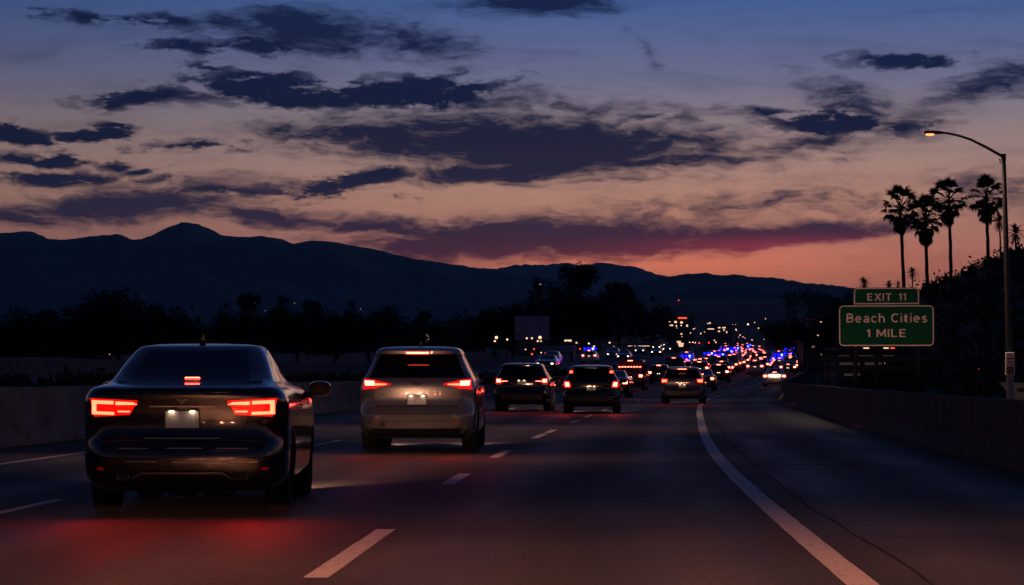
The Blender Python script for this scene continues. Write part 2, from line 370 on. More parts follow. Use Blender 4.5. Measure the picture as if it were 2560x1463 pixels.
# ================================================================== THE SETTING
def frange(a, b, n): return [a+(b-a)*i/(n-1) for i in range(n)]
def build_ground():
    ys = frange(-120, 0, 4)[:-1]+frange(0, 600, 61)[:-1]+frange(600, 1600, 51)[:-1]+frange(1600, 4400, 57)[:-1]+[4600, 5000, 5600, 6500]
    xs = [-5200, -4200, -3400, -2800]+frange(-2300, -700, 33)+frange(-660, 660, 89)+frange(700, 2300, 33)+[2800, 3400, 4200, 5200]
    mb = MB(); mb.add([(x, y, ground_z(x, y)) for y in ys for x in xs],
        [(j*len(xs)+i, j*len(xs)+i+1, (j+1)*len(xs)+i+1, (j+1)*len(xs)+i) for j in range(len(ys)-1) for i in range(len(xs)-1)])
    tag(mb.build('ground', 'earth', smooth=True, ang=80), 'dark earth and valley floor rising away from the freeway', kind='structure')
build_ground()

DS = frange(-50, 0, 6)[:-1]+frange(0, 160, 81)[:-1]+frange(160, 700, 109)[:-1]+frange(700, 1000, 21)
def strip(name, o0, o1, dz, m, parent=None, ds=DS):
    mb = MB(); vs_ = []; 
    for d in ds: vs_ += [rp(o0, d, dz), rp(o1, d, dz)]
    mb.add(vs_, [(2*i, 2*i+1, 2*i+3, 2*i+2) for i in range(len(ds)-1)])
    o = mb.build(name, m, parent); uv = o.data.uv_layers.new(name='along')
    for l in o.data.loops:
        i = l.vertex_index; uv.data[l.index].uv = ((o0, o1)[i % 2], ds[i//2])
    return o
road = strip('road', 12.1, -4.0, 0.0, 'asphalt'); tag(road, 'dark asphalt freeway curving right and climbing into the distance', kind='structure')
opp = strip('opposite_road', 27.6, 15.0, 0.9, 'asphalt', ds=[d for d in DS if d > 20]); tag(opp, 'raised opposite carriageway behind the median', kind='structure')
# painted markings (parts of the road)
def dash(name, off, d0, d1, w=.15):
    n = 6; mb = MB(); vs_ = []
    ds = frange(d0, d1, n)
    for k, d in enumerate(ds):
        jl, jr = random.uniform(-.004, .004), random.uniform(-.004, .004)
        vs_ += [rp(off+w/2+jl, d, .005), rp(off-w/2+jr, d, .005)]
    mb.add(vs_, [(2*i, 2*i+1, 2*i+3, 2*i+2) for i in range(n-1)])
    return mb.build(name, 'white_paint', road)
def line(name, off, w, d0, d1):
    ds = [d0+(d1-d0)*(i/420)**2 for i in range(421)]; vs_ = []
    for d in ds:
        jl, jr = random.uniform(-.0035, .0035), random.uniform(-.0035, .0035)
        vs_ += [rp(off+w/2+jl, d, .005), rp(off-w/2+jr, d, .005)]
    mb = MB(); mb.add(vs_, [(2*i, 2*i+1, 2*i+3, 2*i+2) for i in range(len(ds)-1)])
    return mb.build(name, 'white_paint', road)
line('edge_line', 0, .19, 3, 520); line('edge_line', 9.75, .12, 10, 520)
DASH1 = [(3.0, 6.1), (14.7, 19.3), (27.3, 30.2), (36.0, 39.4), (47.0, 50.6), (51.4, 54.4), (62.0, 65.8), (70.8, 74.6)]
for a, b in DASH1+[(84+11*k, 87.5+11*k) for k in range(24)]: dash('lane_dash', 3.18 if a < 20 else 3.26, a, b)
for a, b in [(20.9, 24.0), (32, 35), (42.0, 45.6), (54, 57)]+[(66+11*k, 69.5+11*k) for k in range(24)]: dash('lane_dash', 2*LANE+.05, a, b, .13)
# tar-filled cracks and patched joints across lane and shoulder
mat('tar', (.022, .021, .021), .8, spec=.1)
def crack(pts, w=.03):
    mb = MB(); vs_ = []
    P = []
    for (a, b) in zip(pts[:-1], pts[1:]):
        for k in range(8): t = k/8; P.append((a[0]+(b[0]-a[0])*t+random.uniform(-.03, .03), a[1]+(b[1]-a[1])*t+random.uniform(-.05, .05)))
    P.append(pts[-1])
    for i, (o, d) in enumerate(P):
        q = P[min(i+1, len(P)-1)]; p = P[max(i-1, 0)]; dx, dy = -(q[0]-p[0]), q[1]-p[1]; l = math.hypot(dx, dy) or 1; nx, ny = -dy/l, dx/l
        c = rp(o, d, .0035); hw = w*random.uniform(.4, 1)
        vs_ += [(c.x+nx*hw, c.y+ny*hw, c.z), (c.x-nx*hw, c.y-ny*hw, c.z)]
    mb.add(vs_, [(2*i, 2*i+1, 2*i+3, 2*i+2) for i in range(len(P)-1)]); mb.build('tar_seam', 'tar', road)
crack([(-.35, 3), (-.42, 14), (-.36, 24), (-.4, 40), (-.38, 70)], .018)
crack([(-.2, 33), (-1.3, 33.4), (-2.0, 32.6)], .06); crack([(-.5, 18.3), (-1.9, 18.5)], .02)

# concrete barriers: one thing each, a part for every cast panel
def barrier(name, label, off, h, d0, d1, seg, m, side, base=0.0, top_w=.17, bot_w=.42, group=None):
    root = thing(name, label, 'barrier', rp(off, d0, base), 0, group)
    o0 = rp(off, d0, base); d = d0
    prof = [(-bot_w/2, -.06), (-bot_w/2, .08), (-bot_w/2+.10, .30 if h < 1.2 else .08), (-top_w/2, h-.015), (-top_w/2+.015, h), (top_w/2-.015, h), (top_w/2, h-.015), (bot_w/2-.10, .30 if h < 1.2 else .08), (bot_w/2, .08), (bot_w/2, -.06)]
    while d < d1:
        s = seg if d < 160 else seg*2.5
        e = min(d+s-.03, d1); mb = MB(); rings = []; j = random.uniform(-.012, .012); jz = random.uniform(-.008, .008)
        for k in range(5):
            dd = d+(e-d)*k/4; c = rp(off+j, dd, base+jz)-o0
            rings.append([(c.x+px, c.y, c.z+pz) for px, pz in prof])
        mb.loft(rings, True, True); mb.build('panel', m, root); d += s
    return root
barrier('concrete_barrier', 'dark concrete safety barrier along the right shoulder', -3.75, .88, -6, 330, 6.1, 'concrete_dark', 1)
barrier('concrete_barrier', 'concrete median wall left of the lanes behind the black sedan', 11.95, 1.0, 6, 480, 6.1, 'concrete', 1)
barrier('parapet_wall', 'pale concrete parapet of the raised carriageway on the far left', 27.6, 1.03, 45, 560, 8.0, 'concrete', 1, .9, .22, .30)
# dirt bank carrying the opposite carriageway
bk = MB(); vs_ = []; dd_ = [d for d in DS if 10 < d < 620]
for d in dd_: vs_ += [rp(13.2, d, -.05), rp(14.9, d, .88), rp(15.3, d, .88)]
bk.add(vs_, [(3*i+k, 3*i+k+1, 3*i+k+4, 3*i+k+3) for i in range(len(dd_)-1) for k in (0, 1)])
tag(bk.build('embankment', 'earth', smooth=True), 'dark earth bank under the opposite carriageway', kind='structure')
sb = MB(); vs_ = []
for d in dd_: vs_ += [rp(27.7, d, .9), rp(27.78, d, -.1)]
sb.add(vs_, [(2*i, 2*i+1, 2*i+3, 2*i+2) for i in range(len(dd_)-1)])
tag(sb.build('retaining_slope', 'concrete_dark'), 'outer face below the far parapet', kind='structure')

# mountains
def mountain(name, label, pts, D, depth, seed, base_y=790):
    prof = pchip([p[0] for p in pts], [p[1] for p in pts]); a, b = pts[0][0], pts[-1][0]; nu, nv = 260, 26; mb = MB(); vs_ = []
    zb = HC+(HOR-base_y)/F*D*.7-60
    for j in range(nv):
        t = j/(nv-1)                       # 0 foot toward us .. .72 ridge .. 1 back
        for i in range(nu):
            px = a+(b-a)*i/(nu-1); ridge = HC+(HOR-prof(px))/F*D
            x = (px-1280)/F*D; y = D+(t-.72)*depth
            q = Vector((x/900, y/900, seed)); nn = mnoise.fractal(q*1.6, 1.0, 2.1, 5)
            if t <= .72:
                u = t/.72; h = zb+(ridge-zb)*(u**.8); h += nn*ridge*.20*math.sin(u*math.pi)**.8
                rdg = abs(mnoise.noise(Vector((x/330+seed, y/700, 1.3)))); h -= rdg*ridge*.16*math.sin(u*math.pi)
                if u > .93: h = min(h, ridge)
                if j == int(.72*(nv-1)): h = ridge
                h += mnoise.noise(Vector((x/(D*.0022), u*3, seed)))*D*.0005*(1 if u > .9 else 0)
            else:
                u = (t-.72)/.28; h = ridge*(1-u)+zb*u
            vs_.append((x*(y/D)**.0, y, h))
    mb.add(vs_, [(j*nu+i, j*nu+i+1, (j+1)*nu+i+1, (j+1)*nu+i) for j in range(nv-1) for i in range(nu-1)])
    tag(mb.build(name, 'mountain', smooth=True, ang=70), label, kind='structure')
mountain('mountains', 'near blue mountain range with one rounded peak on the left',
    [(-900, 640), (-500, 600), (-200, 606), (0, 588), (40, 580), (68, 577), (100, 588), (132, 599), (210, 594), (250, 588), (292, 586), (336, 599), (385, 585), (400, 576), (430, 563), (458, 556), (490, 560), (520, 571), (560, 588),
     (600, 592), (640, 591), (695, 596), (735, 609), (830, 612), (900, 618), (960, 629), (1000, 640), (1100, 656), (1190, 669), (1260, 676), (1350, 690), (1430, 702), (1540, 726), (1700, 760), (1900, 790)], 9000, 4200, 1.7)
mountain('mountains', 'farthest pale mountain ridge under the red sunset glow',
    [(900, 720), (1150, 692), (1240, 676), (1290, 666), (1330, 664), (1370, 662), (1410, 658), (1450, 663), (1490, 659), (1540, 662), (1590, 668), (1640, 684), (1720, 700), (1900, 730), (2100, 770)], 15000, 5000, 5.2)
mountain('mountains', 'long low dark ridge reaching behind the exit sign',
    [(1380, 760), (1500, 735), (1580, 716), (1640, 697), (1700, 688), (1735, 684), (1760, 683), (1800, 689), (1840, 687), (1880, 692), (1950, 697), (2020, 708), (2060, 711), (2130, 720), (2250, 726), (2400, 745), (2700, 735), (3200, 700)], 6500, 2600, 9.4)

# ------------------------------------------------------------------ vegetation
def leaf_cloud(lobes, n, size, seed, squash=1.0):
    """leaf-sized faces in clumps through the volume of several lobes: (x,y,z,rx,ry,rz)"""
    rnd = random.Random(seed); mb = MB(); tot = sum(l[3]*l[4]*l[5] for l in lobes)
    for l in lobes:
        k = max(3, int(n*l[3]*l[4]*l[5]/tot/16))
        for _ in range(k):
            while True:
                p = Vector((rnd.uniform(-1, 1), rnd.uniform(-1, 1), rnd.uniform(-1, 1)))
                if .25 < p.length < 1: break
            p = p*(.62+.38*rnd.random())/max(p.length, .55) if rnd.random() < .6 else p
            c = Vector((l[0]+p.x*l[3], l[1]+p.y*l[4], l[2]+p.z*l[5])); cr = size*rnd.uniform(1.6, 3.4)
            for _ in range(16):
                q = c+Vector((rnd.gauss(0, .5), rnd.gauss(0, .5), rnd.gauss(0, .42)))*cr
                a = Vector((rnd.gauss(0, 1), rnd.gauss(0, 1), rnd.gauss(0, .7))).normalized(); b = a.cross(Vector((rnd.gauss(0, 1), rnd.gauss(0, 1), rnd.gauss(0, 1)))).normalized()
                s = size*rnd.uniform(.5, 1.1); mb.add([q-a*s, q-b*s*.45, q+a*s, q+b*s*.45], [(0, 1, 2, 3)])
    return mb
def trunk_mb(h, r, limbs, seed):
    rnd = random.Random(seed); mb = MB()
    pts = [(0, 0, -.6)]+[(rnd.gauss(0, .12)*i, rnd.gauss(0, .12)*i, h*i/4) for i in range(1, 5)]
    mb.tube(pts, [r*1.25, r, r*.85, r*.7, r*.5], 8)
    for _ in range(limbs):
        k = rnd.randint(2, 4); p = Vector(pts[k]); a = rnd.uniform(0, 2*math.pi); L_ = h*rnd.uniform(.35, .6)
        e = p+Vector((math.cos(a)*L_*.6, math.sin(a)*L_*.6, L_*.8)); mb.tube([p, (p+e)/2+Vector((0, 0, .1*L_)), e], [r*.4, r*.28, r*.1], 6)
    return mb
TREE = {}
def tree_kind(key, lobes, th, tr, n, size, m='leaf_dark', seed=1):
    TREE[key] = (leaf_cloud(lobes, n, size, seed).mesh('crown', m), trunk_mb(th, tr, 5, seed).mesh('trunk', 'bark', True))
def rl(seed, w, h, z0, n):                    # random lobes making an uneven broad crown
    r_ = random.Random(seed); return [(r_.uniform(-w, w)*.62, r_.uniform(-w, w)*.62, z0+h*r_.uniform(.12, .85), w*r_.uniform(.3, .5), w*r_.uniform(.3, .5), h*r_.uniform(.16, .28)) for _ in range(n)]
tree_kind('broad', rl(3, 4.6, 6.5, 2.2, 12)+[(0, 0, 4.8, 3.0, 3.0, 2.4)], 4.2, .28, 8000, .20, seed=3)
tree_kind('round', rl(9, 3.6, 6.0, 1.6, 10)+[(0, 0, 4.0, 2.6, 2.6, 2.2)], 3.6, .24, 7000, .19, seed=9)
tree_kind('tall', rl(14, 2.6, 11, 3, 13)+[(0, 0, 7.5, 1.8, 1.8, 4.0)], 9, .30, 8000, .21, seed=14)
tree_kind('gum', rl(21, 3.6, 6.5, 11.5, 11)+[(0, 0, 14.8, 2.7, 2.7, 2.7)]+rl(22, 4.4, 6, 4.0, 9), 12, .38, 12000, .23, seed=21)
tree_kind('shrub', rl(31, 1.6, 1.7, 0.1, 8), .7, .06, 2600, .12, seed=31)
tree_kind('slim', [(0, 0, 2+1.15*i, .75-.05*i, .75-.05*i, .9) for i in range(8)], 8, .16, 3500, .16, seed=41)
used_tree = set()
def tree(name, kind, label, loc, s=1.0, group=None, cat='tree', rz=None, sz=None):
    t = thing(name, label, cat, loc, random.uniform(0, 6.28) if rz is None else rz, group); t.scale = (s, s, sz or s)
    link('crown', TREE[kind][0], t); link('trunk', TREE[kind][1], t); return t
def tree_px(name, kind, px, d, top_py, label, group=None, H=None, cat='tree'):
    x = (px-1280)/F*d; g = ground_z(x, d); top = HC+(HOR-top_py)/F*d; s = (top-g)/H
    return tree(name, kind, label, (x, d, g), s, group, cat)
HT = {'broad': 8.6, 'round': 7.3, 'tall': 14.2, 'gum': 17.8, 'shrub': 1.75, 'slim': 11.0}
GL = 'trees beyond the far left parapet'
for px, d, top, k, lab in [
    (20, 190, 792, 'round', 'low dark tree at the left picture edge beyond the parapet'),
    (105, 205, 775, 'broad', 'dark spreading tree beyond the parapet, second from the left edge'),
    (215, 225, 745, 'round', 'rounded dark tree on the left shoulder of the tallest left clump'),
    (290, 240, 722, 'broad', 'tallest broad dark tree of the left clump, above the black sedan'),
    (372, 250, 738, 'round', 'dark round tree just right of the tallest left tree'),
    (450, 250, 790, 'broad', 'low dark tree behind the roof of the black sedan'),
    (548, 270, 782, 'round', 'dark tree behind the right roof edge of the black sedan'),
    (640, 290, 776, 'broad', 'dark tree in the gap between sedan and silver hatchback, left one'),
    (745, 300, 770, 'broad', 'dark tree in the gap between sedan and silver hatchback, middle one'),
    (835, 300, 764, 'round', 'dark tree left of the silver hatchback roof'),
    (925, 310, 770, 'broad', 'dark tree directly behind the silver hatchback roof'),
    (1010, 320, 792, 'round', 'low dark tree behind the right roof edge of the silver hatchback'),
    (1090, 330, 806, 'broad', 'low dark tree right of the silver hatchback, by small lights')]:
    tree_px('dark_tree', k, px, d, top, lab, GL, HT[k])
GM = 'tall trees left of the freeway'
for px, d, top, k, lab in [
    (1235, 430, 762, 'round', 'dark tree at the left foot of the central tree group'),
    (1285, 440, 750, 'broad', 'broad dark tree rising above the pale billboard left end'),
    (1345, 450, 718, 'tall', 'slender dark tree left of the tallest central tree'),
    (1395, 470, 708, 'broad', 'dense dark tree under the left side of the tallest central tree'),
    (1450, 480, 660, 'gum', 'tallest dark tree with a rounded top in the centre'),
    (1500, 470, 722, 'broad', 'dense dark tree under the right side of the tallest central tree'),
    (1548, 500, 706, 'gum', 'second tallest dark tree right of the tallest central one'),
    (1590, 510, 724, 'tall', 'dark upright tree at the right of the second tallest tree'),
    (1630, 520, 766, 'broad', 'low dark tree ending the central group on the right')]:
    tree_px('dark_tree', k, px, d, top, lab, GM, HT[k])
VL = ['faint valley tree above the right roof corner of the black sedan', 'faint valley tree in the gap left of the silver hatchback, tallest of its pair', 'faint valley tree in the gap left of the silver hatchback, right of its pair', 'faint valley tree midway between sedan and silver hatchback',
      'faint valley tree left of the silver hatchback roof', 'faint valley tree above the left half of the silver hatchback', 'faint valley tree right above the silver hatchback', 'faint valley tree above the right half of the sedan roof', 'faint valley tree above the middle of the sedan roof', 'faint valley tree near the left picture edge', 'faint valley tree closest to the left picture edge']
for i, (px, d, top) in enumerate([(620, 620, 712), (690, 640, 716), (705, 660, 722), (780, 640, 730), (870, 650, 728), (980, 660, 742), (1060, 640, 756), (560, 600, 735), (460, 620, 742), (120, 560, 752), (50, 580, 760)]):
    tree_px('far_tree', 'tall' if i % 3 else 'gum', px, d, top+22, VL[i], 'faint valley trees on the left', HT['tall' if i % 3 else 'gum'])
for px, d, top, k, lab in [(1985, 330, 800, 'broad', 'dark tree left of the lit buildings by the exit sign'), (2015, 360, 770, 'tall', 'slim dark tree left above the lit buildings by the sign'),
    (1950, 520, 790, 'round', 'dark tree above the farthest tail lights on the right'), (2075, 300, 782, 'round', 'dark tree touching the left edge of the exit sign'), (2110, 280, 745, 'broad', 'dark tree behind the exit sign left half'),
    (2170, 260, 735, 'broad', 'dark tree hidden behind the upper sign panel'), (2235, 250, 725, 'tall', 'dark tree behind the right side of the upper sign panel'), (2040, 420, 800, 'broad', 'dark tree behind the flat-roofed building by the sign')]:
    tree_px('dark_tree', k, px, d, top, lab, 'trees right of the freeway', HT[k])

# far wooded hillside: reads as one mass
def far_wood():
    rnd = random.Random(77); mb = MB()
    for _ in range(2300):
        y = 620*(5.0**rnd.random()); x = rnd.uniform(-.30, .26)*y*1.05
        if abs(x-edge(y)+8) < 38+y*.01: continue
        g = ground_z(x, y); h = rnd.uniform(4, 9)*(1+.35*rnd.random())*(1+.5*(y > 1500)); w = h*rnd.uniform(.3, .55); s = .45+y*.00055
        for _ in range(26):
            q = Vector((x+rnd.gauss(0, .42)*w, y+rnd.gauss(0, .42)*w, g+h*abs(rnd.gauss(.45, .28))))
            a = Vector((rnd.gauss(0, 1), rnd.gauss(0, .5), rnd.gauss(0, 1))).normalized(); b = a.cross(Vector((rnd.gauss(0, .3), 1, rnd.gauss(0, .3)))).normalized()
            ss = s*rnd.uniform(.5, 1.2); mb.add([q-a*ss, q-b*ss*.6, q+a*ss, q+b*ss*.6], [(0, 1, 2, 3)])
    tag(mb.build('far_wood', 'leaf_dark'), 'dark wooded hillside of countless far trees', 'wood', kind='stuff')
far_wood()
# hedge on the median bank
def hedge():
    rnd = random.Random(5); mb = MB(); d = 14
    while d < 260:
        for _ in range(int(16 if d < 90 else 12)):
            c = rp(14.2+rnd.uniform(-.55, .55), d+rnd.uniform(-.5, .5), rnd.uniform(.0, 1.14))
            for _ in range(9):
                q = c+Vector((rnd.gauss(0, .12), rnd.gauss(0, .2), rnd.gauss(0, .09)))
                a = Vector((rnd.gauss(0, 1), rnd.gauss(0, 1), rnd.gauss(0, 1))).normalized(); b = a.cross(Vector((rnd.gauss(0, 1), rnd.gauss(0, 1), rnd.gauss(0, 1)))).normalized()
                s = rnd.uniform(.06, .16)*(1 if d < 120 else 1.6); mb.add([q-a*s, q-b*s*.5, q+a*s, q+b*s*.5], [(0, 1, 2, 3)])
        d += .7 if d < 120 else 1.2
    tag(mb.build('hedge', 'leaf_dark'), 'low dark clipped hedge between median wall and raised carriageway', 'hedge', kind='stuff')
hedge()
# right-hand hill
def hill_z(x, y):
    prof = pchip([14, 20, 26, 29, 31, 34, 38, 41, 46, 60, 90], [-.3, .3, 2.2, 5.0, 7.2, 8.4, 10.2, 11.0, 12.2, 15, 17])
    sh = (y-185)*.12                                            # the flank follows the road's bend
    e = math.exp(-((y-200)/(72 if y < 200 else 95))**2)*min(1, max(0, (x-edge(y)-5)/6))
    return prof(max(10, x-sh))*e + (mnoise.noise(Vector((x/5, y/7, 2)))*.55+mnoise.noise(Vector((x/1.7, y/2.2, 4)))*.2)*e-.3*(1-e)
def build_hill():
    xs = frange(12, 130, 80); ys = frange(60, 420, 80); mb = MB()
    mb.add([(x, y, max(hill_z(x, y), -.3)+zroad(y)) for y in ys for x in xs], [(j*80+i, j*80+i+1, (j+1)*80+i+1, (j+1)*80+i) for j in range(79) for i in range(79)])
    tag(mb.build('hill', 'earth', smooth=True, ang=80), 'black brush-covered hill at the right', kind='structure')
build_hill()
rb = random.Random(12); nb = 0
brush = MB()
for _ in range(5600):
    x, y = rb.uniform(12, 85), rb.uniform(86, 240); z = hill_z(x, y)
    if z < .12 or x < edge(y)+7.5: continue
    c = Vector((x, y, z+zroad(y))); w = rb.uniform(.35, .95)
    for _ in range(15):
        q = c+Vector((rb.gauss(0, .6)*w, rb.gauss(0, .6)*w, abs(rb.gauss(.2, .42))*w)); a = Vector((rb.gauss(0, 1), rb.gauss(0, 1), rb.gauss(0, 1))).normalized(); b = a.cross(Vector((rb.gauss(0, 1), rb.gauss(0, 1), rb.gauss(0, 1)))).normalized()
        s = rb.uniform(.10, .26); brush.add([q-a*s, q-b*s*.5, q+a*s, q+b*s*.5], [(0, 1, 2, 3)])
tag(brush.build('hill_brush', 'leaf_dark'), 'dense dark brush covering the right hill', 'brush', kind='stuff')

# fan palms: trunk, skirt, and every frond a part
def fan_frond(seed, L_=1.0, n=15):
    rnd = random.Random(seed); mb = MB()
    mb.tube([(0, 0, 0), (0, L_*.42, .05), (0, L_*.74, .03)], [.022, .016, .01], 5)
    for i in range(n):
        a = R(-78+156*i/(n-1)); l = L_*(.50-.15*abs(math.sin(a)))*rnd.uniform(.85, 1.12); o = Vector((0, L_*.66, .03)); dr = -.16*L_*rnd.uniform(.5, 1.4)
        d = Vector((math.sin(a), math.cos(a), 0)); s = Vector((d.y, -d.x, 0))*.036*L_*1.15
        m1 = o+d*l*.55+Vector((0, 0, .02)); e = o+d*l+Vector((0, 0, dr))
        mb.add([o-s*.3, o+s*.3, m1+s, m1-s, e], [(0, 1, 2, 3), (3, 2, 4)])
    return mb.mesh('frond', 'leaf_dark')
FROND = [fan_frond(1), fan_frond(2), fan_frond(8)]
def feather_frond(seed):
    rnd = random.Random(seed); mb = MB(); pts = [Vector((0, .16*i, .10*i-.018*i*i)) for i in range(10)]
    mb.tube(pts, [.02-.0015*i for i in range(10)], 4)
    for i in range(2, 40):
        t = i/40*9; k = min(int(t), 8); p = pts[k].lerp(pts[k+1], t-k); l = .42*math.sin(math.pi*(.18+.8*i/40))+.08
        for s in (-1, 1):
            e = p+Vector((s*l*.8, l*.5, -.12*l+rnd.gauss(0, .03))); w = Vector((0, .022, 0)); mb.add([p-w, p+w, e], [(0, 1, 2)])
    return mb.mesh('frond', 'leaf_dark')
FEATHER = feather_frond(4)
def palm(label, base, top, cr, seed, lean=(0, 0), nf=36, skirt=True, group='tall fan palms on the right hill', fr=None, name='fan_palm'):
    rnd = random.Random(seed); t = thing(name, label, 'palm tree', base, 0, group); h = top.z-base.z; dx, dy = top.x-base.x, top.y-base.y
    mb = MB(); n = 12; tr = .085*cr/1.4+.03
    mb.tube([(dx*(i/n)**1.3+rnd.gauss(0, .012), dy*(i/n), h*i/n-(.8 if i == 0 else 0)) for i in range(n+1)], [tr*1.45 if i == 0 else tr*(1.12-.25*i/n)*rnd.uniform(.94, 1.06) for i in range(n+1)], 8)
    mb.build('trunk', 'bark', t, True)
    c = Vector((dx, dy, h))
    for i in range(nf):
        u = i/nf; el = R(86-150*u**.85)+rnd.gauss(0, .09); a = i*2.39996+rnd.gauss(0, .12); s = cr*rnd.uniform(.86, 1.06)*(1 if u < .75 else .85)
        o = link('frond', fr or rnd.choice(FROND), t, c+Vector((0, 0, .10*cr*(1-1.6*u))), None, s)
        o.rotation_euler = (Matrix.Rotation(a, 3, 'Z') @ Matrix.Rotation(el, 3, 'X') @ Matrix.Rotation(rnd.gauss(0, .25), 3, 'Y')).to_euler()
    if skirt:
        for i in range(14):
            a = i*2.39996; o = link('dead_frond', rnd.choice(FROND), t, c+Vector((0, 0, -.12*cr-.022*cr*i)), None, cr*rnd.uniform(.62, .9))
            o.rotation_euler = (Matrix.Rotation(a, 3, 'Z') @ Matrix.Rotation(R(-72+rnd.gauss(0, 7)), 3, 'X')).to_euler()
    return t
def hpoint(px, d):
    x = (px-1280)/F*d; return Vector((x, d, max(hill_z(x, d), -.2)+zroad(d)))
DP = 178.0
def palm_px(label, tpx, tpy, bpx, d, cr, seed, **k): return palm(label, hpoint(bpx, d), at(tpx, tpy, d), cr*d/F, seed, **k)
palm_px('leftmost tall fan palm above the exit sign', 2252, 524, 2263, DP, 56, 1)
palm_px('shorter shaggy fan palm leaning between two tall ones', 2315, 548, 2320, DP-6, 57, 2, nf=42)
palm_px('tall fan palm, third from the left, in front of the sunset', 2374, 502, 2379, DP+4, 52, 3)
palm_px('tall fan palm nearest the street lamp pole', 2468, 496, 2472, DP+2, 54, 4)
palm_px('small palm half hidden behind the lamp pole', 2500, 556, 2504, DP+8, 19, 5, nf=24, skirt=False, fr=FEATHER, name='feather_palm', group='small palms around the right hill')
palm_px('small palm on the hill just right of the lamp pole', 2540, 586, 2541, DP+8, 21, 6, nf=24, skirt=False, fr=FEATHER, name='feather_palm', group='small palms around the right hill')
palm_px('small palm against the foot of the leftmost tall palm', 2282, 684, 2281, DP+30, 13, 7, nf=26, skirt=False, fr=FEATHER, name='feather_palm', group='small palms around the right hill')
palm_px('squat palm crown above the left end of the exit panel', 2161, 712, 2161, DP+60, 14, 8, nf=26, skirt=False, fr=FEATHER, name='feather_palm', group='small palms around the right hill')
palm_px('tiny palm crown above the middle of the exit panel', 2222, 716, 2222, DP+60, 11, 9, nf=22, skirt=False, fr=FEATHER, name='feather_palm', group='small palms around the right hill')
palm_px('tiny palm crown right of the middle of the exit panel', 2246, 714, 2246, DP+60, 9, 10, nf=22, skirt=False, fr=FEATHER, name='feather_palm', group='small palms around the right hill')
palm_px('small palm in the central tree group with drooping fronds', 1342, 712, 1342, 445, 14, 11, nf=20, skirt=False, fr=FEATHER, name='feather_palm', group='palms in the central tree group')

